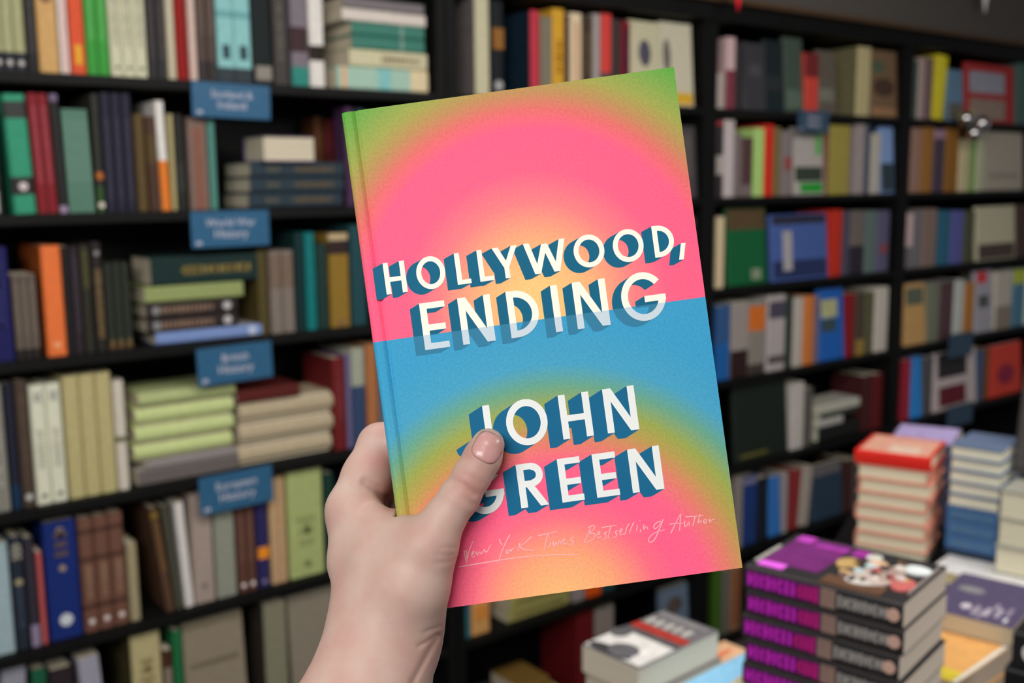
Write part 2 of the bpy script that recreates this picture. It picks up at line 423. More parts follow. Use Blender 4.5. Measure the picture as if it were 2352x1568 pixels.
shelf_books(2, 0, KL, '''
black paperback with white foot | -22 9 250 | 26 34 34 | pb b=.02,.22,176,172,168,.4
green hardback with two black bands | 34 87 216 | 48 134 104 | lean=-1.6 b=.8,.94,52,56,54 b=.16,.31,44,44,44 o=.23,.2,190,178,178
maroon paperback | 90 136 214 | 118 28 36 | n=2 pb lean=-1.5 t=.25,.9,150,70,76
black paperback with lilac tips | 139 159 216 | 36 34 36 | pb lean=-1.4 b=.94,1,106,92,118 b=0,.06,140,124,148
sage green slim paperback | 162 220 250 | 88 124 108 | n=4 pb lean=-1 t=.3,.92,120,152,138,.4
dark olive book with orange patch | 226 244 215 | 48 48 44 | b=0,.22,50,76,44 b=.28,.34,166,96,40,.8 o=.06,.4,200,190,178
navy black hardback | 247 317 212 | 36 36 50 | n=3 t=.1,.8,58,56,70
mustard brown hardback | 320 344 262 | 84 68 40 | t=.02,.06,150,140,130
dark brown hardback | 346 371 266 | 68 48 38 | t=.02,.06,140,130,120 b=.5,.8,78,62,38
white book with orange lower half | 374 395 232 | 206 203 198 | lean=-1 b=0,.46,208,114,38
thin yellow cream paperback | 398 409 262 | 158 148 106 | pb
black hardback | 411 433 262 | 36 37 34 | b=.2,.5,46,48,46
taupe and rust paperback | 441 484 270 | 116 96 88 | pb b=0,.9,120,80,66,.5
slim teal paperback | 487 503 274 | 74 126 116 | pb
S slate hardback with faint gold lettering | 578 792 474 366 | 40 53 62 | new n=3 dep=165 t=.12,.55,98,84,62,.4 t=.7,.86,84,84,70,.4
S purple book with white page edges outward | 606 726 364 304 | 92 76 118 | fore dep=120 set=14
rust brown paperback behind the flat pile | 730 752 268 | 86 52 30 | set=182 dep=80
dark red paperback behind the flat pile | 756 778 274 | 90 30 32 | set=182 dep=80
purple hardback | 799 820 246 | 70 46 76 | set=60 dep=60
dark teal hardback | 823 848 250 | 36 58 62 | set=60 dep=90
''')  # sage paperbacks: their lighter t stripe is a spine highlight put into colour
shelf_books(3, 0, KL, '''
navy blue hardback | -16 38 568 | 30 30 80 | t=.3,.9,44,44,92
grey brown short paperback with black foot | 41 96 632 | 92 82 74 | n=3 pb b=0,.12,40,36,34 t=.3,.9,112,100,90
bright orange hardback | 111 158 564 | 212 108 56 | s=146,74,32 dep=190 o=.1,.16,224,160,120
black paperback | 159 176 566 | 28 27 30 | pb
plum black hardback | 177 196 566 | 46 38 44 | t=.2,.9,70,62,70
olive black hardback | 198 222 562 | 44 43 36 | b=.6,.95,66,64,42,.6
black hardback with tan lettering | 225 249 556 | 40 37 36 | t=.12,.75,126,104,70,.6 o=.9,.25,130,130,130
dark green hardback with gilt foot | 251 309 604 | 42 46 40 | n=3 t=.04,.12,126,106,62 b=.02,.05,90,58,36
S silver and blue hardback | 360 611 814 786 | 112 134 182 | new dep=180 b=.1,.16,180,186,205,.7 s=150,150,150
S black paperback with tan lettering | 340 548 785 716 | 42 36 36 | n=2 dep=150 t=.28,.86,128,104,88,.5 o=.12,.3,172,168,170 o=.9,.3,120,120,120
S pale green hardback | 334 560 714 676 | 134 144 92 | dep=140
S dark green hardback with gilt lettering | 350 594 674 606 | 24 43 42 | dep=150 t=.08,.75,128,112,62,.34
olive yellow paperback behind the flat pile | 560 586 590 | 146 136 26 | set=176 dep=90 pb
dark olive brown hardback | 598 621 576 | 76 66 36 |
grey tan hardback with white foot lettering | 626 682 576 | 116 106 98 | n=2 t=.04,.1,170,150,130 b=.55,.95,108,92,80
black teal hardback | 685 706 536 | 20 44 46 |
bright teal hardback | 708 732 534 | 18 106 106 |
bottle green hardback | 734 759 560 | 30 52 48 |
gold hardback with cream top | 763 808 536 | 130 102 40 | b=.93,1,176,156,120 b=.78,.93,48,36,36 o=.05,.15,120,90,70
dark blue teal hardback | 812 846 516 | 32 66 72 | t=.03,.07,150,150,150
''')
shelf_books(4, 0, KL, '''
grey hardback | -12 28 884 | 126 124 116 | t=.2,.8,150,148,140 b=0,1,40,100,60,.0
dark navy hardback | 31 53 880 | 34 36 50 | b=0,.2,26,48,74
dark brown hardback with white foot mark | 55 84 874 | 70 58 50 | o=.08,.3,170,170,166 t=.2,.9,90,74,62
ivory white hardback with dark emblem | 87 159 884 | 200 201 180 | n=2 o=.07,.16,70,78,70 t=.3,.62,168,168,150 b=.86,.94,160,160,150,.5
olive tan cloth hardback | 163 273 864 | 170 160 114 | n=3
off white hardback with dark band | 275 301 874 | 190 183 170 | b=.44,.49,98,98,72
S grey paperback lying lowest | 320 550 1122 1086 | 96 90 88 | new dep=170 pb s=160,155,155
S light grey paperback | 338 546 1085 1068 | 132 126 126 | dep=160 pb
S pale green hardback | 316 540 1066 942 | 178 190 130 | n=3 dep=150 rnd
S pale green hardback topmost of the pile | 320 542 940 906 | 160 170 118 | dep=150 rnd
S tan cloth hardback | 555 768 1074 928 | 166 152 126 | new n=3 dep=150 rnd
S dark red hardback lying topmost | 546 690 926 896 | 82 32 30 | dep=130
black hardback behind the tan pile | 738 760 836 | 24 20 22 | set=180 dep=80
maroon hardback | 771 799 822 | 100 30 32 | t=.3,.9,120,52,54
slim lilac paperback | 801 812 812 | 102 92 128 | pb
sage hardback with navy lower half | 814 845 800 | 148 152 136 | b=0,.62,50,66,96
orange brown hardback | 848 874 790 | 158 102 64 |
grey blue hardback | 877 905 790 | 90 104 120 |
''')
shelf_books(5, 0, KL, '''
pale blue grey hardback | -24 39 1252 | 146 166 172 |
navy hardback with cream title | 42 71 1232 | 36 42 54 | t=.8,.95,160,156,140,.8 t=.2,.6,60,68,84 o=.6,.3,150,140,110
dark grey hardback with lilac foot | 73 97 1234 | 48 45 54 | b=0,.2,128,116,140,.8
slim salmon paperback | 99 112 1268 | 172 82 82 | pb
large royal blue hardback with gilt stars | 118 194 1196 | 24 42 104 | o=.16,.2,190,194,200 o=.92,.1,150,130,110 o=.6,.1,150,130,110 t=.7,.9,84,70,72
brown ribbed hardback with white foot mark | 197 299 1190 | 104 72 60 | n=3 o=.09,.2,205,195,190 b=.2,.24,70,46,40 b=.62,.66,74,50,42 b=.86,.9,74,50,42 t=.3,.58,132,106,86
short tan hardback | 302 326 1248 | 148 138 108 |
brown and gold hardback leaning | 384 404 1160 | 82 60 46 | lean=-6 b=.9,.95,120,96,40 t=.4,.85,120,90,52
dark olive hardback leaning | 406 422 1158 | 70 70 58 | lean=-5
white paperback leaning | 427 448 1152 | 200 196 192 | lean=-3 pb
taupe hardback | 450 498 1130 | 152 137 128 | o=.15,.15,120,110,100
sage grey hardback | 501 548 1128 | 132 135 122 |
dark brown hardback with white foot mark | 551 593 1128 | 88 58 50 | n=2 o=.07,.25,215,205,200 t=.3,.8,110,80,66
indigo hardback with orange square | 596 623 1128 | 42 40 84 | b=.3,.42,220,134,34,.9 o=.06,.2,120,110,140
peach tan hardback | 627 664 1096 | 178 146 110 | b=.0,1,150,120,88,.0
sage green hardback | 669 749 1080 | 156 166 108 | o=.12,.1,110,120,80 t=.3,.6,138,148,96
dark green hardback | 752 775 1086 | 26 52 46 |
''')
shelf_books(6, 0, KL, '''
grey white paperback leaning | 6 62 1540 | 136 136 148 | lean=4 pb
dark hardback with green top | 92 128 1536 | 36 36 38 | b=.84,1,30,84,58
black plum hardback | 132 186 1534 | 44 36 40 |
lilac grey paperback leaning | 210 258 1506 | 146 144 158 | lean=-3 pb
cream spined book with olive cover | 316 384 1456 | 170 160 118 | s=76,70,44 dep=200 t=.5,.8,140,128,90
slim tan paperback | 388 406 1492 | 124 112 98 | pb b=.8,1,70,40,30
slim green hardback | 409 432 1448 | 32 98 58 |
F taupe cover right of the slim green hardback | 436 572 1424 | 130 120 102 | th=30 f=.1,.9,.55,.6,104,94,80
grey olive spined book with dark cover | 616 668 1384 | 122 120 100 | s=62,57,50 dep=200
F taupe cover beside the wrist | 676 800 1366 | 126 118 104 | th=30
''')
shelf_books(6, 1, KL, '''
white paperback | 1058 1067 1300 | 172 166 156 | pb
book with navy top and teal foot | 1068 1083 1300 | 62 76 104 | b=0,.42,48,106,116
orange tan hardback | 1086 1128 1290 | 196 146 88 | b=.2,.4,200,130,60,.7
S yellow olive paperback | 1172 1311 1452 1364 | 150 144 84 | new n=3 dep=140 pb t=.1,.9,112,104,60
white hardback | 1318 1346 1250 | 140 130 130 |
vivid orange hardback | 1350 1384 1240 | 208 80 20 |
dark teal hardback | 1387 1416 1236 | 32 64 70 |
''')
shelf_books(7, 1, KM, '''
dark red hardback | 1328 1366 1402 | 96 22 26 |
grey white hardback | 1370 1412 1394 | 136 126 118 |
F pale blue cover with brown oval | 1524 1610 1350 | 98 114 132 | th=26 e=.5,.72,.3,.12,84,74,70
''')
shelf_books(7, 2, KM, '''
leaf green hardback | 1640 1658 1306 | 60 92 30 |
grey hardback | 1660 1676 1306 | 98 95 88 |
rust brown hardback | 1678 1702 1300 | 134 98 72 | b=.1,.95,124,70,46,.4
''')
shelf_books(7, 1, KL, '''
S cream paperback | 1074 1098 1556 1520 | 156 148 122 | new dep=140 pb
S lilac white paperback | 1100 1186 1570 1540 | 136 128 136 | new dep=150 pb
S dark olive hardback | 1090 1182 1540 1518 | 44 46 42 | dep=150
''')
shelf_books(7, 1, KM, '''
S mustard hardback | 1200 1284 1580 1542 | 170 142 78 | new dep=150
S golden brown paperback | 1192 1262 1541 1510 | 120 92 44 | dep=150 pb
''')
shelf_books(2, 1, KR, '''
F dark grey cover beside the divider | 1564 1612 290 | 58 54 56 | f=.2,.8,.3,.9,72,66,66
''')
shelf_books(2, 2, KR, '''
black book with white patch | 1644 1662 278 | 40 36 38 | b=.3,.55,140,134,128,.9 b=.94,1,120,40,40
white grey hardback | 1664 1687 276 | 158 148 148 |
taupe paperback | 1689 1703 306 | 96 86 86 | pb
dark maroon paperback | 1705 1728 316 | 66 46 46 | pb b=0,.2,96,86,84
light green paperback | 1731 1754 294 | 140 170 98 | pb
red hardback | 1756 1776 286 | 172 36 26 |
dark olive hardback | 1778 1793 292 | 96 84 52 |
grey hardback with red streak | 1795 1822 300 | 106 98 98 | b=.4,.6,120,60,58,.6
F white cover with green foot | 1826 1893 294 | 144 138 134 | f=.03,.97,.2,.42,44,54,44 f=.2,.97,.03,.18,34,124,44 f=.75,.95,.6,.95,70,140,70
brown slim paperback | 1895 1903 300 | 104 74 54 | pb
olive yellow hardback | 1905 1951 288 | 130 120 58 |
grey lilac hardback | 1965 1986 276 | 130 120 120 |
navy slim paperback | 1988 1997 284 | 44 56 74 | pb
white hardback | 1999 2021 306 | 156 150 140 |
F sky blue cover with dark lower half | 2025 2062 282 | 110 134 176 | f=.02,.98,.02,.45,44,56,62
''')
shelf_books(2, 3, KF, '''
rose taupe hardback | 2092 2114 294 | 116 90 80 |
brown orange hardback | 2118 2142 292 | 116 80 38 |
indigo hardback with pink top | 2144 2168 298 | 54 46 60 | b=.86,1,120,96,110
amber brown hardback | 2170 2200 292 | 110 74 28 |
cream hardback | 2203 2226 320 | 156 146 116 |
green paperback | 2229 2238 326 | 88 118 62 | pb
pale sage hardback | 2240 2255 318 | 146 150 122 |
F large taupe cover | 2262 2350 294 | 130 124 112 | f=.1,.9,.2,.3,116,108,100
''')
shelf_books(3, 1, KR, '''
dark hardback beside the divider | 1584 1610 500 | 46 42 44 |
''')
shelf_books(3, 2, KR, '''
cream paperback | 1645 1663 498 | 172 156 126 | pb
F green cover with brown top | 1675 1762 478 | 16 74 42 | f=.01,.99,.72,.99,70,56,38 f=.6,.85,.06,.2,110,120,100
F blue cover with white tower | 1775 1902 492 | 58 78 130 | f=.02,.98,.03,.3,32,42,74 f=.02,.98,.85,.98,36,36,46 f=.2,.36,.15,.75,140,136,138
red hardback | 1908 1933 482 | 158 40 26 |
slate lilac hardback | 1936 1951 486 | 62 60 76 |
brown grey hardback with dark foot | 1953 1984 484 | 92 84 80 | b=0,.45,40,34,44
grey green hardback | 1988 2012 484 | 80 95 92 |
lilac navy hardback | 2014 2041 484 | 80 77 100 | b=.3,.45,120,60,60,.5
''')
shelf_books(3, 3, KF, '''
pinkish white hardback | 2078 2095 490 | 156 136 136 | b=0,.4,84,80,84
grey hardback | 2097 2115 484 | 84 82 86 |
brown grey hardback | 2117 2150 480 | 100 85 78 |
teal blue hardback | 2158 2182 484 | 34 76 96 |
violet blue hardback | 2184 2211 484 | 70 70 122 |
dark olive hardback | 2213 2236 484 | 60 62 46 |
F cream cover with dark foot | 2246 2332 474 | 150 145 124 | f=.02,.98,.02,.3,60,50,46
dark brown hardback | 2336 2362 470 | 56 42 40 |
''')
shelf_books(4, 1, KR, '''
deep blue hardback beside the divider | 1584 1610 700 | 28 60 110 |
''')
shelf_books(4, 2, KR, '''
deep blue hardback | 1645 1677 702 | 24 76 134 | b=.5,1,40,70,110
grey paperback with brown foot | 1679 1718 694 | 126 118 114 | pb b=0,.36,38,24,24
grey paperback with orange top | 1720 1756 692 | 112 106 100 | pb b=.6,.94,172,90,32 b=0,.14,52,46,44
pale grey hardback with dark top | 1762 1803 678 | 146 138 138 | b=.7,.92,62,58,70,.9 b=.1,.2,70,64,66,.9
bottle green hardback | 1805 1820 680 | 38 48 42 |
white hardback | 1822 1844 684 | 156 148 140 |
orange brown hardback | 1846 1868 680 | 172 100 48 |
slim lilac grey paperback | 1870 1880 680 | 96 86 98 | pb
F bright blue cover with pale cloud | 1884 1940 664 | 28 80 150 | f=.1,.75,.6,.85,150,150,110 f=.1,.7,.4,.58,50,64,66
dark red hardback | 1943 1961 674 | 112 22 28 |
dark hardback with gold foot | 1963 1984 672 | 64 54 46 | b=0,.25,130,104,50,.8
olive hardback | 1986 2006 670 | 76 74 54 |
white tall hardback | 2009 2046 660 | 172 165 155 |
''')
shelf_books(4, 3, KF, '''
F tan cover with dark top panel | 2080 2127 652 | 150 118 74 | f=.08,.92,.65,.93,70,76,64
grey green hardback | 2132 2156 650 | 90 93 80 |
dark maroon hardback | 2158 2188 646 | 64 46 50 |
pale grey hardback | 2191 2212 644 | 148 152 148 |
burnt orange hardback | 2214 2235 650 | 138 90 38 |
F grey cover with red top | 2242 2280 622 | 128 126 134 | f=.1,.7,.8,.98,190,44,50 f=.2,.8,.4,.6,60,64,62
grey cream hardback | 2284 2322 622 | 148 143 132 | b=0,.4,110,100,90,.9
blue hardback with lime top | 2326 2352 618 | 62 98 118 | b=.75,1,140,150,50
pale mint hardback | 2355 2385 618 | 150 165 155 |
''')
shelf_books(5, 2, KR, '''
F black cover with yellow foot lettering | 1690 1810 878 | 24 30 26 | f=.1,.6,.05,.09,84,80,30
white hardback | 1818 1846 880 | 160 155 150 |
grey hardback | 1848 1866 890 | 74 70 66 |
S black hardback | 1880 1974 1010 976 | 24 26 24 | new dep=130
S white paperback | 1880 1936 976 958 | 150 148 144 | dep=130 pb
S dark green paperback | 1884 1970 957 944 | 40 48 40 | dep=130 pb
S pale grey paperback topmost of the pile | 1880 1975 943 922 | 158 156 146 | dep=130 pb
dark red brown hardback | 1982 2002 862 | 58 26 26 |
red black hardback | 2004 2026 858 | 80 24 26 |
''')
shelf_books(5, 3, KF, '''
red hardback | 2072 2090 826 | 116 28 40 |
F sky blue cover | 2094 2118 820 | 34 104 164 |
dark grey hardback | 2120 2140 820 | 62 60 62 |
F white framed cover with maroon picture | 2146 2243 806 | 150 140 140 | f=.12,.75,.06,.4,78,24,32 f=.1,.78,.55,.98,34,32,34
navy hardback | 2246 2256 806 | 44 62 90 |
brown hardback | 2258 2270 800 | 84 56 36 |
F red orange cover with plum blot | 2276 2346 790 | 162 50 38 | e=.5,.4,.28,.2,110,30,50
''')
shelf_books(6, 1, KR, '''
dark red hardback beside the divider | 1600 1622 1076 | 70 24 26 |
''')
shelf_books(6, 2, KM, '''
pale grey paperback | 1688 1705 1096 | 130 122 118 | pb
navy hardback with grey top label | 1708 1738 1092 | 32 54 110 | b=.88,.97,110,110,140
black navy hardback | 1740 1764 1096 | 26 32 40 |
F bright blue cover | 1768 1794 1096 | 48 106 176 |
white paperback | 1797 1808 1086 | 148 142 142 | pb
brick red hardback leaning | 1812 1832 1080 | 128 44 44 | lean=5
off white hardback leaning | 1836 1858 1074 | 158 148 138 | lean=5
F slate navy cover with grey top | 1868 1936 1066 | 42 58 76 | f=.02,.98,.8,.98,96,92,94
dark brown hardback | 1942 1958 1056 | 62 38 34 |
grey taupe hardback | 1960 1980 1056 | 80 70 68 |
''')

# ------------------------------------------------------------------ blue shelf signs
def text_mesh(name, s, size, m, parent, loc, R):
    cu = bpy.data.curves.new(name, 'FONT'); cu.body = s; cu.size = size; cu.align_x = 'CENTER'; cu.align_y = 'CENTER'; cu.extrude = 0.0004
    tmp = bpy.data.objects.new(name, cu); COL.objects.link(tmp)
    bpy.context.view_layer.update()
    me = bpy.data.meshes.new_from_object(tmp.evaluated_get(bpy.context.evaluated_depsgraph_get()))
    bpy.data.objects.remove(tmp); bpy.data.curves.remove(cu)
    me.materials.clear(); me.materials.append(m)
    o = bpy.data.objects.new(name, me); COL.objects.link(o); o.parent = parent; o.matrix_local = Matrix.Translation(loc) @ R
    return o
blue = mat((46, 88, 120), 0.8, rough=.35, var=.06, name='sign_blue')
signw = mat((178, 178, 190), 0.8, rough=.5, var=.03, name='sign_white')
UP = Matrix.Rotation(math.pi / 2, 4, 'X')
def shelf_sign(x0, x1, y0, y1, row, lines, label, roll=0.0, k=None):
    z = SZ[row]
    Y = WALL - .006
    Xa, Xb = X_at(x0, Y, z), X_at(x1, Y, z)
    zt, zb = Z_at(y0, (Xa + Xb) / 2, Y), Z_at(y1, (Xa + Xb) / 2, Y)
    w, h = Xb - Xa, zt - zb
    e = empty('shelf_sign', ((Xa + Xb) / 2, Y, (zt + zb) / 2)); e.rotation_euler = (0, math.radians(roll), 0)
    tag(e, label, 'sign', 'blue section signs on the shelf edges')
    m = blue if k is None else k
    bm = bmesh.new(); bm_box(bm, -w / 2, w / 2, -.0015, .0015, -h / 2, h / 2, .0006); from_bm('sign_plate', bm, m, e)
    bm = bmesh.new(); bm_box(bm, -w / 2, w / 2, .0005, .0045, h / 2 - .012, h / 2 - .001); from_bm('sign_clip', bm, black, e)
    if lines:
        text_mesh('sign_lettering', lines[0], h * .30, signw, e, (0, -.0019, h * .17), UP)
        text_mesh('sign_lettering', lines[1], h * .33, signw, e, (0, -.0019, -h * .14), UP)
        bm = bmesh.new()
        for sx in (-1, 1):
            bm_box(bm, sx * h * .045 - h * .03, sx * h * .045 + h * .03, -.0019, -.0012, -h * .05, h * .05)
        o = from_bm('sign_logo', bm, signw, e); o.location = (-w * .41, 0, -h * .37)
    return e
shelf_sign(438, 618, 192, 271, 1, ('Scotland &', 'Ireland'), 'blue shelf sign reading Ireland under the top shelf', roll=1)
shelf_sign(436, 616, 484, 566, 2, ('World War', 'History'), 'blue shelf sign reading History under the second shelf', roll=0)
shelf_sign(450, 622, 792, 876, 3, ('British', 'History'), 'blue shelf sign reading History under the third shelf', roll=-1)
shelf_sign(456, 624, 1082, 1166, 4, ('European', 'History'), 'blue shelf sign reading History under the fourth shelf', roll=-1)
dimblue = mat((44, 62, 80), 0.55, rough=.35, var=.06, name='sign_blue_grey')
shelf_sign(1834, 1904, 254, 304, 1, ('Natural', 'History'), 'small blue grey sign under the top shelf of the right bookcase', k=dimblue)
shelf_sign(2180, 2234, 764, 818, 4, None, 'small dark blue sign under the fourth shelf of the far right bookcase', k=dimblue)
shelf_sign(2176, 2234, 928, 976, 5, None, 'small dark blue sign under the fifth shelf of the far right bookcase', k=dimblue)

# silver baubles clipped to the edge of the top shelf, far right
chrome = mat((225, 222, 222), 1.0, rough=.12, var=.02, metal=1.0, name='polished_silver')
Yb = WALL - .055
be = empty('bauble_cluster', tuple(on_wall(2236, 268, Yb))); tag(be, 'cluster of shiny silver baubles hanging at the far right shelf edge', 'ornament')
for bx, by, r in ((2218, 272, .034), (2254, 284, .036), (2236, 306, .034)):
    bm = bmesh.new(); bmesh.ops.create_uvsphere(bm, u_segments=24, v_segments=16, radius=r)
    o = from_bm('bauble', bm, chrome, be, True); o.location = Vector(on_wall(bx, by, Yb)) - be.location
bm = bmesh.new(); bm_box(bm, -.004, .004, .0, .054, .018, .028); bm_box(bm, -.05, .05, -.003, .003, .0, .006)
from_bm('clip', bm, chrome, be)

# bunting under the ceiling, only the tips hang into the picture
red_f = mat((176, 24, 36), .5, rough=.8, name='felt_red'); white_f = mat((205, 200, 196), .5, rough=.8, name='felt_white')
Yf = WALL - .10
bu = empty('bunting', tuple(on_wall(1980, -60, Yf))); tag(bu, 'string of red and white triangular flags hung along the bulkhead', 'bunting')
fl = [(1695, 26, red_f), (1990, -16, red_f), (2262, 30, white_f), (2520, 60, red_f)]
ends = []
for px, py, m in fl:
    tip = on_wall(px, py, Yf); hh = .17; ww = .115; t = .0012
    P = [(tip[0], tip[2]), (tip[0] + ww / 2, tip[2] + hh), (tip[0] - ww / 2, tip[2] + hh)]
    V = [(x, Yf + s, z) for s in (-t, t) for x, z in P]
    V = [Vector(v) - bu.location for v in V]
    link_mesh('pennant', V, [(0, 1, 2), (5, 4, 3), (0, 3, 4, 1), (1, 4, 5, 2), (2, 5, 3, 0)], m, bu)
    ends.append((tip[0], tip[2] + hh))
bm = bmesh.new()
ends = [(ends[0][0] - .5, ends[0][1] + .02)] + ends
for (xa, za), (xb, zb) in zip(ends[:-1], ends[1:]):
    n = 8
    for i in range(n):
        f0, f1 = i / n, (i + 1) / n
        sg = lambda f: -.0 * math.sin(math.pi * f)
        a = Vector((xa + (xb - xa) * f0, Yf, za + (zb - za) * f0 + sg(f0))) - bu.location; b = Vector((xa + (xb - xa) * f1, Yf, za + (zb - za) * f1 + sg(f1))) - bu.location
        d = (b - a).normalized(); s = Vector((0, 1, 0)); u = d.cross(s)
        q = [[bm.verts.new(p + (s * math.cos(t) + u * math.sin(t)) * .002) for t in (0, 1.57, 3.14, 4.71)] for p in (a, b)]
        for j in range(4): bm.faces.new((q[0][j], q[0][(j + 1) % 4], q[1][(j + 1) % 4], q[1][j]))
from_bm('cord', bm, white_f, bu)
# ------------------------------------------------------------------ display table and its piles
ZTAB = H - 0.84
RT = math.radians(25.0)
ux = np.array([math.cos(RT), math.sin(RT)]); uy = np.array([-math.sin(RT), math.cos(RT)])   # table axes
tb = empty('display_table', (1.72, 0.78, 0)); tb.rotation_euler = (0, 0, RT)
tag(tb, 'black display table in front of the shelves carrying the piles of books', 'table')
tabm = mat((24, 23, 24), .8, rough=.45, var=.1, scale=14, name='table_black')
box('tabletop', -.80, 1.10, -1.0, .43, ZTAB - .035, ZTAB - .0006, tabm, tb, bev=.003)
box('apron', -.74, 1.04, -.94, .37, ZTAB - .13, ZTAB - .0355, tabm, tb)
for sx in (-.76, 1.06):
    for sy in (-.96, .39): box('leg', sx - .03, sx + .03, sy - .03, sy + .03, 0, ZTAB - .0355, tabm, tb, bev=.003)

def pile_book(Pxy, az, zbot, L, W, t, col, k, label, group=None, details=(), spine='A', hard=False, page=PAGE, name='book', side=None):
    """book lying flat. P = its corner nearest the left in plan, az = direction of its front edge (degrees), L along that edge, W away from it.
    spine: 'A' spine on the front edge, 'F' fore edge on the front edge, 'L' tail on the front edge with the spine on the left, 'R' tail on the front edge, spine right"""
    a = math.radians(az)
    ex = Vector((math.cos(a), math.sin(a), 0)); ey = Vector((-math.sin(a), math.cos(a), 0)); ez = Vector((0, 0, 1))
    P = Vector((Pxy[0], Pxy[1], zbot + t / 2))
    if spine in 'AF': h, d = L, W
    else: h, d = W, L
    e = make_book(t - .0006, h, d, col, k, side, page=page, hard=hard, details=details, name=name)
    if spine == 'A':   X, Y, Z, O = ez, ey, -ex, P + ex * L          # thickness up, spine towards the viewer
    elif spine == 'F': X, Y, Z, O = ez, -ey, ex, P + ey * W
    elif spine == 'L': X, Y, Z, O = ez, ex, ey, P                    # X x Y = ez x ex = ey
    else:              X, Y, Z, O = ez, -ex, -ey, P + ex * L + ey * W
    m = Matrix.Identity(4)
    for i, v in enumerate((X, Y, Z)):
        for j in range(3): m[j][i] = v[j]
    m.translation = O
    e.matrix_world = m
    tag(e, label, 'book', group)
    return e

# --- pile of five thick comics with purple lettering
A = on_level(1710, 1297, H - .45)
tm, nm = .0302, 5
az = -78
cov = (44, 42, 44)
det = [('b', .50, .985, 92, 20, 92, .66), ('t', .66, .98, 190, 42, 184, .62, .0078), ('t', .515, .645, 196, 38, 124, .62, .0062), ('b', .40, .495, 134, 110, 102, .72), ('t', .09, .385, 156, 152, 148, .46, .0058), ('o', .055, .24, 196, 160, 146)]
names = ['lowest', 'fourth from the top', 'third from the top', 'second from the top', 'topmost']
for i in range(nm):
    zb = H - .45 - tm * (nm - i)
    d = list(det)
    if i == nm - 1:   # the cover of the topmost one: foil title, figures, side strip
        d += [('f', .20, .95, .58, .95, 104, 40, 102), ('f', .09, .20, .78, .95, 226, 96, 226), ('f', .82, .98, .84, .95, 168, 62, 166), ('f', .77, .86, .58, .80, 150, 52, 148), ('f', .76, .92, .45, .55, 146, 48, 140),
              ('f', .15, .62, .965, .99, 158, 154, 148), ('f', .03, .22, .15, .52, 92, 66, 50), ('e', .56, .50, .13, .07, 172, 142, 92), ('e', .36, .30, .20, .13, 176, 162, 154), ('e', .52, .24, .18, .10, 150, 128, 120),
              ('e', .36, .10, .14, .07, 180, 96, 92), ('e', .74, .12, .10, .09, 206, 212, 212), ('e', .66, .34, .10, .06, 196, 160, 130), ('e', .20, .33, .06, .08, 196, 192, 186), ('e', .80, .40, .08, .05, 190, 188, 180),
              ('f', .20, .92, .02, .03, 150, 140, 134)]
        rb = random.Random(5)
        for q in range(22):
            d.append(('e', rb.uniform(.22, .82), rb.uniform(.08, .46), rb.uniform(.02, .06), rb.uniform(.015, .04), *rb.choice([(206, 198, 190), (60, 54, 54), (176, 96, 92), (196, 160, 110), (120, 100, 92), (170, 190, 194), (90, 70, 54)])))
    jx = (0, .003, -.002, .002, 0)[i]
    pile_book(np.array(A[:2]) + jx * np.array([.3, -.9]), az, zb, .188, .142, tm, cov, .8,
              'thick black comic with purple spine lettering, %s of the five' % names[i], 'thick purple-lettered comics on the display table', d, 'A', False, (204, 191, 177))
pile_book(np.array(A[:2]) + np.array([-.008, .012]), az, H - .45 - tm * nm - .05, .19, .15, .0495, (200, 190, 160), .8,
          'cream covered thick book under the purple-lettered comics', None, [], 'A', False)
pile_book(np.array(A[:2]) + np.array([-.004, .008]), az, ZTAB, .19, .15, H - .45 - tm * nm - .05 - ZTAB - .0002, (60, 70, 84), .8,
          'thick slate book at the bottom of the comics pile', None, [], 'A', False)

# --- tall pile of seven, the topmost with a red jacket
zb0, tr = ZTAB + .04, .0306
Bb = on_level(2124, 1275, zb0 - .0)
a2 = -70
ex2 = np.array([math.cos(math.radians(a2)), math.sin(math.radians(a2))])
A2 = np.array(Bb[:2]) - ex2 * .150
pile_book(A2 + np.array([.004, .004]), a2, ZTAB, .146, .16, .0396, (52, 46, 46), .6, 'dark thick book at the bottom of the red-topped pile', None, [], 'L', False)
nm7 = ['lowest', 'sixth from the top', 'fifth from the top', 'fourth from the top', 'third from the top', 'second from the top']
for i in range(6):
    pile_book(A2 + ex2 * (0, .003, -.002, .002, .004, .001)[i], a2, zb0 + tr * i, .150, .165, tr, (196, 130, 112), .7,
              'pale paged hardback with salmon boards, %s in the red-topped pile' % nm7[i], 'salmon-edged hardbacks in the red-topped pile', [], 'L' if i % 2 == 0 else 'R', True, (206, 194, 168))
pile_book(A2 - ex2 * .006, a2, zb0 + tr * 6, .160, .170, .031, (190, 36, 28), .7, 'red jacketed hardback lying on top of the tall pile', None,
          [('f', .06, .96, .05, .95, 214, 150, 130), ('f', .1, .5, .2, .6, 226, 178, 160)], 'A', True, (206, 194, 168))

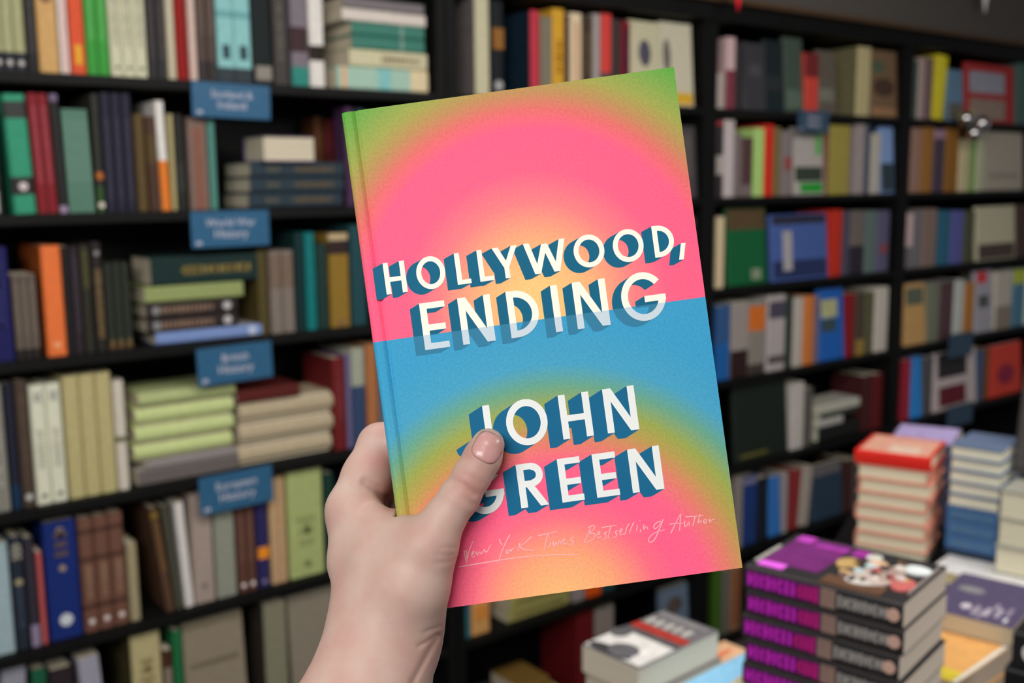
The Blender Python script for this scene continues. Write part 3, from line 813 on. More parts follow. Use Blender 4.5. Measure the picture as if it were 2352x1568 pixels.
# --- tall pile behind it: pale page edges above, three blue spines below
zt3 = H - .568
A3 = on_level(2180, 1026, zt3)[:2] + np.array([.022, .010])
az3 = -78
zb3 = ZTAB + .025 + .014
tB = .0325
pile_book(A3, az3, ZTAB + .025, .106, .16, .0136, (34, 46, 64), .6, 'thin dark navy book under the blue-spined pile', None, [], 'A', False, (60, 66, 80))
for i in range(3):
    pile_book(A3, az3, zb3 + tB * i, .106, .16, tB, (52, 88, 130), .65, 'blue spined paperback, %s of three under the pale paged ones' % ['lowest', 'middle', 'uppermost'][i],
              'blue spined paperbacks in the pile behind the red book', [('t', .1, .9, 84, 110, 132, .4)], 'A', False)
zz = zb3 + tB * 3
tC = (zt3 - zz) / 5
nm5 = ['lowest', 'fourth from the top', 'middle', 'second from the top', 'topmost']
for i in range(5):
    pile_book(A3 + np.array([.002 * (i % 2), 0]), az3, zz + tC * i, .106, .16, tC, (90, 104, 130), .65,
              'blue covered hardback with page edges facing out, %s of five' % nm5[i], 'page-out blue hardbacks above the blue spines', [], 'F', True, (206, 196, 176))
PL_ = on_level(2042, 1008, H - .632)
pile_book(PL_[:2], -66, ZTAB, .15, .19, .208, (70, 66, 84), .6, 'thick lavender-topped book behind the red jacketed hardback', None, [('f', .03, .97, .03, .97, 158, 144, 186)], 'A', False)

# --- thick pale books at the right edge with the dark display book on them
zc0 = ZTAB + .025
C4 = on_level(2282, 1312, zc0)[:2]
az4 = -80
pile_book(np.array([2.00, 1.135]), az4, ZTAB, .36, .36, .0246, (226, 220, 212), .75, 'large white book lying under the thick pale pile at the right edge', None, [], 'F', False, (204, 188, 140))
tD = .0588
for i in range(3):
    pile_book(C4 + np.array([.006 * (1 if i else -.3), 0]), az4, zc0 + tD * i, .19, .13, tD, (150, 150, 140), .75,
              'very thick hardback with cream page edges, %s of three at the right edge' % ['lowest', 'middle', 'topmost'][i], 'very thick cream-paged hardbacks', [], 'F', True, (212, 204, 180))
zd = zc0 + tD * 3 + .0006
e = make_book(.022, .235, .16, (58, 56, 55), .7, None, hard=True, details=[('e', .34, .22, .13, .075, 224, 186, 84), ('e', .40, .93, .16, .06, 176, 138, 62), ('f', .05, .95, .03, .06, 36, 34, 34)])
Pd = on_level(2303, 1094, zd); o4 = Vector((Pd[0], Pd[1], zd))
a = math.radians(az4 + 4)
ey_ = Vector((math.cos(a), math.sin(a), 0))
ex_ = Vector((math.sin(a), -math.cos(a), 0)); 
til = math.radians(14)
Zv = Vector((0, 0, 1)) * math.cos(til) - ex_ * math.sin(til); Xv = ey_.cross(Zv)
m4 = Matrix.Identity(4)
for i, v in enumerate((Xv, ey_, Zv)):
    for j in range(3): m4[j][i] = v[j]
m4.translation = o4 + Xv * 0 + Vector((.014, -.014, .0095))
e.matrix_world = m4
tag(e, 'dark display book with a gold emblem propped on the thick pale pile', 'book')

# --- purple book with white script, on an orange one
zp = H - .70
tp = .032
exp_ = np.array([math.cos(math.radians(-78)), math.sin(math.radians(-78))])
Pp = on_level(2325, 1443, zp)[:2] - exp_ * .14
pile_book(Pp, -78, zp - tp, .14, .20, tp, (84, 76, 104), .8, 'purple book with pale script lettering on its cover, beside the comics pile', None,
          [('e', .40, .24, .06, .06, 206, 198, 206), ('f', .50, .55, .10, .30, 170, 160, 172), ('f', .62, .68, .12, .30, 176, 166, 178), ('f', .58, .62, .05, .22, 150, 140, 154), ('f', .74, .79, .14, .34, 176, 166, 180),
           ('f', .86, .90, .08, .16, 226, 214, 220), ('f', .68, .72, .30, .42, 160, 150, 164), ('f', .84, .88, .22, .40, 150, 140, 156), ('e', .30, .62, .16, .07, 132, 134, 134)], 'L', False, (190, 178, 152))
zo = zp - tp
exo = np.array([math.cos(math.radians(-86)), math.sin(math.radians(-86))])
Po = on_level(2195, 1568, zo)[:2] - exo * .14
pile_book(Po, -86, zo - .042, .14, .24, .0418, (232, 164, 98), .8, 'orange and yellow covered book under the purple one', None,
          [('f', .70, .97, .0, .16, 228, 194, 62), ('f', .955, 1.0, .0, 1.0, 232, 220, 208)], 'L', False, (186, 168, 150))
pile_book(Po + np.array([.005, .0]), -86, ZTAB, .14, .24, zo - .042 - ZTAB - .0002, (104, 52, 40), .8, 'dark brown thick book at the bottom under the orange one', None, [], 'L', False, (190, 165, 140))
zk = H - .60
Pk = on_level(2327, 1450, zk)[:2]
pile_book(Pk, -78, zk - .05, .17, .12, .0498, (30, 29, 32), .8, 'black book with a white arc on its spine at the lower right corner', None, [('o', .84, .30, 200, 198, 198)], 'A', False, (150, 150, 145))
pile_book(Pk + np.array([-.010, .004]), -78, ZTAB, .17, .12, zk - .05 - ZTAB - .0002, (22, 23, 26), .8, 'thick black book with a teal band under the white-arced one', None, [('b', .03, .97, 22, 74, 88, .22)], 'A', False, (150, 150, 145))

# --- two thick paperbacks near the lower edge
zs = H - .70
As = on_level(1335, 1477, zs)[:2]
azs = -86
tS = .046
det_s = [('f', .03, .97, .03, .46, 214, 210, 206), ('e', .40, .08, .36, .075, 62, 60, 62), ('e', .52, .16, .22, .12, 96, 94, 98), ('e', .12, .40, .14, .10, 92, 90, 92), ('f', .02, .98, .46, .55, 84, 82, 84), ('f', .04, .97, .56, .67, 166, 54, 46),
         ('f', .10, .18, .70, .82, 178, 176, 170), ('f', .26, .33, .70, .82, 178, 176, 170), ('f', .42, .50, .70, .82, 178, 176, 170), ('f', .58, .65, .70, .82, 178, 176, 170), ('f', .74, .82, .70, .82, 178, 176, 170), ('f', .10, .9, .90, .94, 140, 136, 138)]
eS = np.array([math.cos(math.radians(azs)), math.sin(math.radians(azs))]); eT = np.array([-eS[1], eS[0]])
pile_book(As, azs, zs - tS, .116, .190, tS, (108, 105, 108), .8, 'thick paperback with a red band and white arc on its cover, upper of two', None, det_s, 'L', False, (200, 191, 172))
pile_book(As + np.array([.004, -.004]), azs, zs - 2 * tS - .0002, .116, .190, tS, (96, 94, 96), .8, 'thick grey paperback under the one with the red band', None, [], 'L', False, (196, 186, 166))
pile_book(As, azs, ZTAB, .116, .190, zs - 2 * tS - .0004 - ZTAB, (70, 70, 76), .8, 'dark paperback lowest in the pile with the red-banded one', None, [], 'L', False, (170, 160, 140))
pile_book(As + eS * .122, azs, ZTAB, .14, .30, .0895, (132, 186, 228), .8, 'light blue covered book right of the pile with the red-banded paperback', None, [('e', .6, .6, .08, .06, 60, 110, 140)], 'L', False, (200, 200, 200))
pile_book(As + eT * .197 + eS * .056, azs, ZTAB, .058, .09, .074, (60, 60, 64), .8, 'small peach flowered book behind the light blue one', None, [('f', .02, .98, .02, .98, 230, 172, 134), ('e', .5, .5, .3, .1, 214, 116, 84)], 'A', False, (110, 108, 106))
plc = np.array(As) + eT * .10 + eS * .05
pl = empty('display_plinth', (plc[0], plc[1], 0)); pl.rotation_euler = (0, 0, math.radians(azs))
tag(pl, 'black display plinth under the red-banded paperback, behind the table', 'plinth')
box('plinth_top', -.105, .055, -.10, .12, ZTAB - .03, ZTAB - .0006, tabm, pl, bev=.002)
box('plinth_body', -.105, .045, -.11, .11, 0, ZTAB - .0305, tabm, pl)
# ------------------------------------------------------------------ the held hardback
ZB = 0.4336
PXMM = 5.535
BW, BH, BT = 0.1397, 0.2096, 0.024
ROT = math.radians(7.8)
def px2mm(px, py):              # photo pixel -> millimetres on the cover, x from the left edge, y down from the top edge
    dx, dy = px - 1243.5, py - 781.0
    c, s = math.cos(ROT), math.sin(ROT)
    return ((dx * c - dy * s) / PXMM + BW * 500, (dx * s + dy * c) / PXMM + BH * 500)
hb = empty('hardback_book')
uX = M.T @ np.array([math.cos(ROT), -math.sin(ROT), 0]); uY = M.T @ np.array([-math.sin(ROT), -math.cos(ROT), 0]); uZ = -M[2]
mw = np.eye(4); mw[:3, 0] = uX; mw[:3, 1] = uY; mw[:3, 2] = uZ; mw[:3, 3] = at_depth(1243.5, 781, ZB)
hb.matrix_world = Matrix(mw.tolist())
tag(hb, 'pink, green and blue hardback held up in front of the shelves', 'book')

def cover_nodes():
    """rings of printed colour around two centres, split at the waterline; all measured in mm on the cover"""
    m = bpy.data.materials.new('printed_cover'); m.use_nodes = True
    nt = m.node_tree; b = nt.nodes['Principled BSDF']; b.inputs['Roughness'].default_value = .55; b.inputs['Specular IOR Level'].default_value = .08
    N = nt.nodes.new; Lk = nt.links.new
    tc = N('ShaderNodeTexCoord'); 
    nz = N('ShaderNodeTexNoise'); nz.inputs['Scale'].default_value = 800; nz.inputs['Detail'].default_value = 2
    Lk(tc.outputs['Object'], nz.inputs['Vector'])
    def ring(cx, cy, stops):
        sub = N('ShaderNodeVectorMath'); sub.operation = 'SUBTRACT'; sub.inputs[1].default_value = (cx / 1000 - BW / 2, BH / 2 - cy / 1000, 0)
        sx = N('ShaderNodeVectorMath'); sx.operation = 'MULTIPLY'; sx.inputs[1].default_value = (1, 1, 0)
        ln = N('ShaderNodeVectorMath'); ln.operation = 'LENGTH'
        Lk(tc.outputs['Object'], sub.inputs[0]); Lk(sub.outputs[0], sx.inputs[0]); Lk(sx.outputs[0], ln.inputs[0])
        ad = N('ShaderNodeMath'); ad.operation = 'MULTIPLY_ADD'; ad.inputs[1].default_value = .0036; Lk(nz.outputs['Fac'], ad.inputs[0])
        a2_ = N('ShaderNodeMath'); a2_.operation = 'SUBTRACT'; a2_.inputs[1].default_value = .0018
        Lk(ln.outputs['Value'], a2_.inputs[0]); Lk(a2_.outputs[0], ad.inputs[2])
        dv = N('ShaderNodeMath'); dv.operation = 'DIVIDE'; dv.inputs[1].default_value = .13; Lk(ad.outputs[0], dv.inputs[0])
        rp = N('ShaderNodeValToRGB'); els = rp.color_ramp.elements
        while len(els) < len(stops): els.new(0.5)
        for e_, (r_, c_) in zip(els, stops): e_.position = r_ / PXMM / 130; e_.color = (*lin(c_), 1)
        Lk(dv.outputs[0], rp.inputs['Fac']); return rp
    c1 = px2mm(1235, 690); c2 = px2mm(1300, 1400)
    top = ring(*c1, [(40, (252, 200, 128)), (130, (252, 176, 124)), (225, (254, 128, 132)), (300, (255, 100, 136)), (395, (254, 98, 136)), (440, (226, 112, 108)), (478, (190, 140, 92)), (520, (160, 163, 82)), (575, (122, 165, 78)), (640, (66, 163, 60))])
    bot = ring(*c2, [(50, (250, 186, 124)), (130, (250, 165, 122)), (215, (253, 112, 134)), (270, (255, 98, 140)), (335, (252, 102, 138)), (385, (226, 128, 108)), (430, (182, 156, 84)), (468, (152, 166, 82)), (515, (104, 164, 138)), (565, (72, 160, 196)), (660, (62, 156, 200))])
    sp = N('ShaderNodeSeparateXYZ'); Lk(tc.outputs['Object'], sp.inputs[0])
    lt = N('ShaderNodeMath'); lt.operation = 'LESS_THAN'; lt.inputs[1].default_value = BH / 2 - WATER / 1000; Lk(sp.outputs['Y'], lt.inputs[0])
    mx = N('ShaderNodeMix'); mx.data_type = 'RGBA'; Lk(lt.outputs[0], mx.inputs['Factor']); Lk(top.outputs['Color'], mx.inputs[6]); Lk(bot.outputs['Color'], mx.inputs[7])
    n2 = N('ShaderNodeTexNoise'); n2.inputs['Scale'].default_value = 900; n2.inputs['Detail'].default_value = 3; Lk(tc.outputs['Object'], n2.inputs['Vector'])
    mr = N('ShaderNodeMapRange'); mr.inputs[1].default_value = .3; mr.inputs[2].default_value = .7; mr.inputs[3].default_value = .9; mr.inputs[4].default_value = 1.04; Lk(n2.outputs['Fac'], mr.inputs[0])
    mu = N('ShaderNodeMix'); mu.data_type = 'RGBA'; mu.blend_type = 'MULTIPLY'; mu.inputs['Factor'].default_value = 1; Lk(mx.outputs[2], mu.inputs[6]); Lk(mr.outputs[0], mu.inputs[7])
    Lk(mu.outputs[2], b.inputs['Base Color'])
    return m
WATER = (px2mm(855, 787)[1] + px2mm(1625, 680)[1]) / 2
def two_tone(name, above, below):
    m = bpy.data.materials.new(name); m.use_nodes = True; nt = m.node_tree; b = nt.nodes['Principled BSDF']; b.inputs['Roughness'].default_value = .55; b.inputs['Specular IOR Level'].default_value = .08
    tc = nt.nodes.new('ShaderNodeTexCoord'); sp = nt.nodes.new('ShaderNodeSeparateXYZ'); nt.links.new(tc.outputs['Object'], sp.inputs[0])
    lt = nt.nodes.new('ShaderNodeMath'); lt.operation = 'LESS_THAN'; lt.inputs[1].default_value = BH / 2 - WATER / 1000; nt.links.new(sp.outputs['Y'], lt.inputs[0])
    mx = nt.nodes.new('ShaderNodeMix'); mx.data_type = 'RGBA'; nt.links.new(lt.outputs[0], mx.inputs['Factor'])
    mx.inputs[6].default_value = (*lin(above), 1); mx.inputs[7].default_value = (*lin(below), 1); nt.links.new(mx.outputs[2], b.inputs['Base Color'])
    return m

# boards: one profile in (x, depth) swept down the height; depth grows away from the reader
prof_front = [(BW, 0.0), (.0088, 0.0), (.0076, .0001), (.0066, .0008), (.0060, .00125), (.0054, .0008), (.0044, .0002), (.0030, .0000), (.0015, .0005), (.0005, .0016), (0, .0034)]
bt = .0026
def sheet(name, prof, m, thick):
    V = []; Fc = []
    n = len(prof)
    nrm = []
    for i in range(n):
        a = np.array(prof[max(0, i - 1)]); b_ = np.array(prof[min(n - 1, i + 1)]); d = b_ - a; d = d / np.linalg.norm(d); nrm.append(np.array([d[1], -d[0]]))
    inner = [(p[0] + q[0] * thick * 1.0, p[1] + q[1] * thick) if False else (p[0] - q[0] * -thick, p[1] + abs(q[1]) * thick) for p, q in zip(prof, nrm)]
    ys = [-BH / 2, BH / 2]
    for y in ys:
        V += [(x - BW / 2, y, -d) for x, d in prof] + [(x - BW / 2, y, -d) for x, d in inner]
    o = 2 * n
    for i in range(n - 1):
        Fc += [(i, i + 1, o + i + 1, o + i), (n + i + 1, n + i, o + n + i, o + n + i + 1), (i + 1, i, n + i, n + i + 1), (o + i, o + i + 1, o + n + i + 1, o + n + i)]
    for i in (0, n - 1): Fc.append((i, o + i, o + n + i, n + i) if i == 0 else (n + i, o + n + i, o + i, i))
    ob = link_mesh(name, V, Fc, m, hb)
    bm = bmesh.new(); bm.from_mesh(ob.data); bmesh.ops.recalc_face_normals(bm, faces=bm.faces); bm.to_mesh(ob.data); bm.free()
    return ob
cov_m = cover_nodes()
front = sheet('front_cover', prof_front, cov_m, bt)
back = sheet('back_cover', [(x, BT - d) for x, d in prof_front], cov_m, -bt)
sp_ = box('spine', -BW / 2, -BW / 2 + bt, -BH / 2, BH / 2, -BT + .0034, -.0034, cov_m, hb)
pbk = box('page_block', -BW / 2 + .004, BW / 2 - .0035, -BH / 2 + .003, BH / 2 - .003, -BT + bt + .0012, -bt - .0012, page_mat((225, 216, 196)), hb)

# lettering: strokes as convex quads in millimetres (x right, y down)
def ring_quads(cx, cy, rx, ry, sw, a0=0, a1=360, n=40):
    q = []
    for i in range(n):
        t0, t1 = math.radians(a0 + (a1 - a0) * i / n), math.radians(a0 + (a1 - a0) * (i + 1) / n)
        f = lambda t, r: (cx + (rx - r) * math.cos(t), cy - (ry - r) * math.sin(t))
        q.append([f(t0, 0), f(t1, 0), f(t1, sw), f(t0, sw)])
    return q
def bar(x0, y0, x1, y1): return [(x0, y0), (x1, y0), (x1, y1), (x0, y1)]
def dia(xa, ya, xb, yb, w): return [(xa, ya), (xa + w, ya), (xb + w, yb), (xb, yb)]
def letter(ch, x0, x1, yt, yb, sw):
    h = yb - yt; w = x1 - x0; d = sw * 1.18
    if ch == 'H': return [bar(x0, yt, x0 + sw, yb), bar(x1 - sw, yt, x1, yb), bar(x0, yt + h * .47, x1, yt + h * .47 + sw * .9)]
    if ch == 'O': return ring_quads((x0 + x1) / 2, (yt + yb) / 2, w / 2, h / 2, sw)
    if ch == 'L': return [bar(x0, yt, x0 + sw, yb), bar(x0, yb - sw * .9, x1, yb)]
    if ch == 'I': return [bar(x0, yt, x1, yb)]
    if ch == 'E': return [bar(x0, yt, x0 + sw, yb), bar(x0, yt, x1, yt + sw * .9), bar(x0, yt + h * .47, x1 - w * .06, yt + h * .47 + sw * .9), bar(x0, yb - sw * .9, x1, yb)]
    if ch == 'N': return [bar(x0, yt, x0 + sw, yb), bar(x1 - sw, yt, x1, yb), dia(x0, yt, x1 - d, yb, d)]
    if ch == 'Y': 
        c = (x0 + x1) / 2; j = yt + h * .58
        return [bar(c - sw / 2, j - .2, c + sw / 2, yb), dia(x0, yt, c - d / 2, j + sw * .4, d), dia(x1 - d, yt, c - d / 2, j + sw * .4, d)]
    if ch == 'W':
        a, b_, c = x0 + w * .27, (x0 + x1) / 2, x1 - w * .27
        return [dia(x0, yt, a - d / 2, yb, d), dia(b_ - d / 2, yt + h * .08, a - d / 2, yb, d), dia(b_ - d / 2, yt + h * .08, c - d / 2, yb, d), dia(x1 - d, yt, c - d / 2, yb, d)]
    if ch == 'D':
        r = min(w * .82, h / 2); cx = x1 - r
        return [bar(x0, yt, x0 + sw, yb), bar(x0, yt, cx + .01, yt + sw), bar(x0, yb - sw, cx + .01, yb)] + ring_quads(cx, (yt + yb) / 2, r, h / 2, sw, -90, 90, 24)
    if ch == 'G':
        cx, cy = (x0 + x1) / 2, (yt + yb) / 2
        return ring_quads(cx, cy, w / 2, h / 2, sw, 38, 360, 40) + [bar(cx + w * .02, cy - sw * .05, x1, cy + sw * .85)]
    if ch == 'R':
        r = h * .27; cx = x1 - r - w * .08
        return [bar(x0, yt, x0 + sw, yb), bar(x0, yt, cx + .01, yt + sw * .9), bar(x0, yt + 2 * r - sw * .9, cx + .01, yt + 2 * r)] + ring_quads(cx, yt + r, r, r, sw, -90, 90, 20) + [dia(cx - sw * .9, yt + 2 * r - .3, x1 - d, yb, d)]
    if ch == 'J':
        r = w * .5; cx = x1 - r
        return [bar(x1 - sw, yt, x1, yb - r)] + ring_quads(cx, yb - r, r, r, sw, -176, 0, 18)
    if ch == ',': return [[(x0 + w * .45, yt), (x1, yt), (x0 + w * .55, yb), (x0, yb)]]
def hull(P):
    P = sorted(set((round(x, 5), round(y, 5)) for x, y in P))
    def half(it):
        o = []
        for p in it:
            while len(o) > 1 and (o[-1][0] - o[-2][0]) * (p[1] - o[-2][1]) - (o[-1][1] - o[-2][1]) * (p[0] - o[-2][0]) <= 0: o.pop()
            o.append(p)
        return o
    a, b_ = half(P), half(P[::-1]); return a[:-1] + b_[:-1]
def lay(name, polys, lift, m):
    V = []; Fc = []
    for i, q in enumerate(polys):
        b0 = len(V); z = lift + i * 1e-7
        V += [(x / 1000 - BW / 2, BH / 2 - y / 1000, z) for x, y in q]
        f = tuple(range(b0, len(V)))
        a = sum(q[j][0] * q[(j + 1) % len(q)][1] - q[(j + 1) % len(q)][0] * q[j][1] for j in range(len(q)))
        Fc.append(f[::-1] if a > 0 else f)
    return link_mesh(name, V, Fc, m, front)
def word(items, sw, sh, nm, mt, ms):
    L = []; S = []
    for ch, x0, x1, yt, yb in items:
        w_ = sw if ch != 'I' else x1 - x0
        q = letter(ch, x0, x1, yt, yb, w_); L += q
        S += [hull(p + [(x + sh[0], y + sh[1]) for x, y in p]) for p in q]
    lay(nm + '_block_shadow', S, .00006, ms); lay(nm + '_lettering', L, .00014, mt)
def q7(pts): return [px2mm(x / 2.178 + 780, y / 2.178 + 140) for x, y in pts]
def q8(pts): return [px2mm(x / 2.614 + 840, y / 2.614 + 820) for x, y in pts]
def off(q, p, d):
    a, b_ = q([p, (p[0] + d[0], p[1] + d[1])]); return (b_[0] - a[0], b_[1] - a[1])
m_t = two_tone('ink_cream', (252, 242, 228), (196, 212, 222)); m_ts = two_tone('ink_deep_teal', (22, 98, 130), (54, 124, 158))
m_a = mat((228, 232, 231), 1.0, var=.02, name='ink_white', spec=.08); m_as = mat((26, 100, 140), 1.0, var=.03, name='ink_teal', spec=.08)
def items(q, spec):
    out = []
    for ch, TL, BL, TR, BR in spec:
        a = q([TL, BL, TR, BR]); out.append([ch, (a[0][0] + a[1][0]) / 2, (a[2][0] + a[3][0]) / 2, a[0][1], a[1][1]])
    return out
line1 = items(q7, [('H', (213, 1020), (240, 1175), (320, 1005), (345, 1160)), ('O', (375, 985), (393, 1147), (520, 985), (540, 1140)), ('L', (567, 972), (598, 1125), (638, 960), (664, 1112)),
                   ('L', (682, 956), (708, 1108), (752, 946), (778, 1097)), ('Y', (757, 940), (784, 1092), (882, 922), (910, 1075)), ('W', (914, 918), (940, 1072), (1122, 892), (1150, 1045)),
                   ('O', (1160, 872), (1180, 1034), (1315, 870), (1335, 1026)), ('O', (1355, 842), (1377, 1006), (1510, 842), (1532, 1000)), ('D', (1555, 826), (1582, 982), (1655, 812), (1688, 967)),
                   (',', (1686, 915), (1700, 995), (1730, 910), (1742, 990))])
line2 = items(q7, [('E', (395, 1218), (432, 1450), (520, 1202), (557, 1432)), ('N', (585, 1188), (622, 1420), (747, 1165), (785, 1398)), ('D', (828, 1157), (862, 1388), (982, 1140), (1012, 1370)),
                   ('I', (1050, 1127), (1086, 1358), (1083, 1122), (1122, 1352)), ('N', (1158, 1110), (1195, 1342), (1322, 1088), (1360, 1318)), ('G', (1392, 1066), (1424, 1300), (1612, 1062), (1650, 1280))])
line3 = items(q8, [('J', (598, 312), (634, 576), (742, 292), (775, 555)), ('O', (828, 262), (858, 536), (1078, 258), (1108, 520)), ('H', (1150, 235), (1190, 495), (1330, 207), (1375, 470)), ('N', (1412, 195), (1460, 455), (1605, 165), (1645, 435))])
line4 = items(q8, [('G', (578, 690), (610, 955), (815, 690), (850, 940)), ('R', (890, 655), (945, 910), (1062, 632), (1108, 885)), ('E', (1138, 615), (1190, 870), (1278, 598), (1318, 850)), ('E', (1345, 580), (1400, 840), (1490, 565), (1530, 820)), ('N', (1562, 550), (1610, 810), (1755, 525), (1797, 790))])
for ln_ in (line1, line2, line3, line4):   # each line shares one cap height and baseline
    r = [i for i in ln_ if i[0] not in ',']
    yt, yb = sum(i[3] for i in r) / len(r), sum(i[4] for i in r) / len(r)
    for i in r:
        ov = (yb - yt) * .02 if i[0] in 'OG' else 0
        i[3], i[4] = yt - ov, yb + ov
word(line1, 2.1, off(q7, (225, 1020), (-50, 28)), 'title', m_t, m_ts)
word(line2, 2.85, off(q7, (395, 1220), (-46, 29)), 'title', m_t, m_ts)
word(line3, 2.9, off(q8, (1150, 235), (-80, 52)), 'author', m_a, m_as)
word(line4, 2.9, off(q8, (1138, 615), (-76, 46)), 'author', m_a, m_as)

# hand-written line: strokes traced as thin ribbons (columns of the enlarged view, 3.618 x from (1030, 1150))
SCR = [
 [(130, 420), (150, 515), (150, 520)], [(125, 425), (155, 400), (152, 500)], [(152, 500), (175, 400), (205, 332)],
 [(190, 455), (215, 425), (208, 412), (190, 440), (195, 470), (225, 455)], [(232, 420), (238, 455), (262, 415), (272, 452), (298, 400)], [(298, 402), (316, 438), (350, 362)],
 [(425, 318), (432, 350), (450, 362)], [(512, 280), (470, 350), (412, 510)], [(492, 405), (476, 430), (488, 440), (510, 415), (496, 402)], [(515, 400), (520, 425), (530, 398), (548, 392)], [(592, 350), (578, 420)], [(690, 295), (640, 345), (588, 384)], [(590, 382), (625, 402), (660, 408), (718, 408)],
 [(745, 290), (820, 272), (905, 252)], [(830, 272), (808, 340), (795, 412)], [(848, 345), (840, 385)], [(868, 335), (878, 388), (895, 330), (905, 372), (925, 320), (938, 362)], [(945, 345), (972, 325), (958, 312), (942, 340), (958, 362), (990, 345)], [(1040, 300), (1010, 322), (1045, 338), (1030, 362), (1000, 362)],
 [(1180, 230), (1150, 300), (1130, 345)], [(1160, 225), (1200, 200), (1220, 215), (1200, 245), (1160, 275)], [(1160, 275), (1210, 265), (1225, 290), (1190, 330), (1125, 348)], [(1235, 290), (1262, 262), (1250, 250), (1235, 275), (1245, 312), (1275, 295)], [(1318, 255), (1290, 270), (1315, 285), (1305, 312), (1280, 322)], [(1275, 222), (1340, 208), (1400, 205)], [(1350, 210), (1335, 260), (1328, 310)], [(1405, 245), (1380, 262), (1405, 275), (1390, 300), (1370, 302)], [(1420, 265), (1448, 240), (1435, 228), (1418, 255), (1430, 285), (1460, 270)], [(1500, 190), (1478, 230), (1465, 280)], [(1540, 178), (1518, 225), (1502, 272)], [(1572, 200), (1560, 250)], [(1592, 160), (1590, 166)], [(1600, 235), (1592, 262)], [(1625, 195), (1618, 242), (1645, 205), (1660, 240)], [(1765, 168), (1728, 178), (1702, 212), (1712, 236), (1742, 214), (1768, 176)], [(1784, 152), (1760, 215), (1722, 310), (1690, 345), (1662, 338), (1664, 305), (1712, 262), (1800, 238)],
 [(1848, 268), (1890, 180), (1930, 105)], [(1930, 105), (1925, 190), (1920, 248)], [(1838, 192), (1900, 185), (1950, 185)], [(1965, 165), (1958, 208), (1975, 215), (2000, 165), (2000, 208)], [(1970, 132), (2040, 128), (2118, 122)], [(2050, 128), (2030, 210)], [(2090, 110), (2070, 190)], [(2075, 180), (2098, 160), (2100, 186)], [(2125, 155), (2118, 180), (2140, 185), (2150, 160), (2128, 152)], [(2170, 150), (2168, 185), (2180, 160), (2212, 148)],
 [(80, 548), (300, 512), (560, 470), (800, 448), (1085, 443)]]
bm = bmesh.new()
for s in SCR:
    P = [px2mm(x / 3.618 + 1030, y / 3.618 + 1150) for x, y in s]
    for i in range(3):   # soften the corners of longer strokes
        if len(P) < 3: break
        Q = [P[0]]
        for a, b_ in zip(P[:-1], P[1:]): Q += [(a[0] * .75 + b_[0] * .25, a[1] * .75 + b_[1] * .25), (a[0] * .25 + b_[0] * .75, a[1] * .25 + b_[1] * .75)]
        Q.append(P[-1]); P = Q
    n = len(P); row = []
    for i, p in enumerate(P):
        a = P[max(0, i - 1)]; b_ = P[min(n - 1, i + 1)]; dx, dy = b_[0] - a[0], b_[1] - a[1]; l = math.hypot(dx, dy) or 1
        w_ = .25 * (1 - .45 * (i / max(1, n - 1)))
        row.append([bm.verts.new(((p[0] + sx * -dy / l * w_) / 1000 - BW / 2, BH / 2 - (p[1] + sx * dx / l * w_) / 1000, .00012)) for sx in (-1, 1)])
    for a, b_ in zip(row[:-1], row[1:]): bm.faces.new((a[0], a[1], b_[1], b_[0]))
bmesh.ops.recalc_face_normals(bm, faces=bm.faces)
from_bm('script_lettering', bm, mat((255, 178, 184), 1.0, var=.03, name='ink_pale_pink'), front)
# ------------------------------------------------------------------ the hand and forearm: one skin grown round its bones
def PC(px, py, dz=0.0):         # photo column/row and millimetres behind the cover -> camera-frame metres
    z = ZB + dz / 1000
    return np.array([(px - 1176) / F * z, (py - 784) / F * z, z], np.float32)
VOX = 0.0008
lo = np.array([-0.150, 0.020, 0.352]); hi = np.array([0.012, 0.250, 0.535])
dims = np.ceil((hi - lo) / VOX).astype(int) + 1
GX = (lo[0] + VOX * np.arange(dims[0])).astype(np.float32)[:, None, None]
GY = (lo[1] + VOX * np.arange(dims[1])).astype(np.float32)[None, :, None]
GZ = (lo[2] + VOX * np.arange(dims[2])).astype(np.float32)[None, None, :]
def cone(a, ra, b, rb):
    """signed distance to a tapered capsule, radii in mm"""
    ra, rb = ra / 1000, rb / 1000
    ba = b - a; l2 = float(ba @ ba)
    x, y, z = GX - a[0], GY - a[1], GZ - a[2]
    t = np.clip((x * ba[0] + y * ba[1] + z * ba[2]) / l2, 0, 1)
    d = np.sqrt((x - t * ba[0]) ** 2 + (y - t * ba[1]) ** 2 + (z - t * ba[2]) ** 2)
    return d - (ra + t * (rb - ra))
def smin(a, b, k):
    k /= 1000
    h = np.clip(.5 + .5 * (b - a) / k, 0, 1)
    return b + (a - b) * h - k * h * (1 - h)
def chain(pts, k=4):
    d = None
    for (a, ra), (b, rb) in zip(pts[:-1], pts[1:]):
        c = cone(a, ra, b, rb); d = c if d is None else smin(d, c, k)
    return d
wrist = (PC(888, 1432, 2), 18.6)
thumb = chain([(PC(1121, 1021, -7.2), 6.7), (PC(1108, 1051, -7.7), 7.4), (PC(1084, 1092, -8.2), 7.4), (PC(1056, 1140, -8.8), 7.9), (PC(1021, 1190, -9.4), 8.2), (PC(980, 1258, -10), 10.0)], 3)
thenar = chain([(PC(980, 1258, -10), 10.0), (PC(945, 1345, -9), 14.0), wrist], 6)
index = chain([(PC(812, 1166, 25), 10.9), (PC(844, 1095, 31), 10.9), (PC(873, 1023, 37), 9.8)], 4)
index = smin(index, chain([(PC(873, 1023, 37), 9.8), (PC(965, 1004, 33.5), 8.2), (PC(1045, 1014, 31.8), 7.2)], 3), 3)
middle = chain([(PC(815, 1205, 44), 10), (PC(885, 1096, 50), 8.6), (PC(985, 1080, 33), 7.7), (PC(1062, 1092, 31.8), 7.0)], 3)
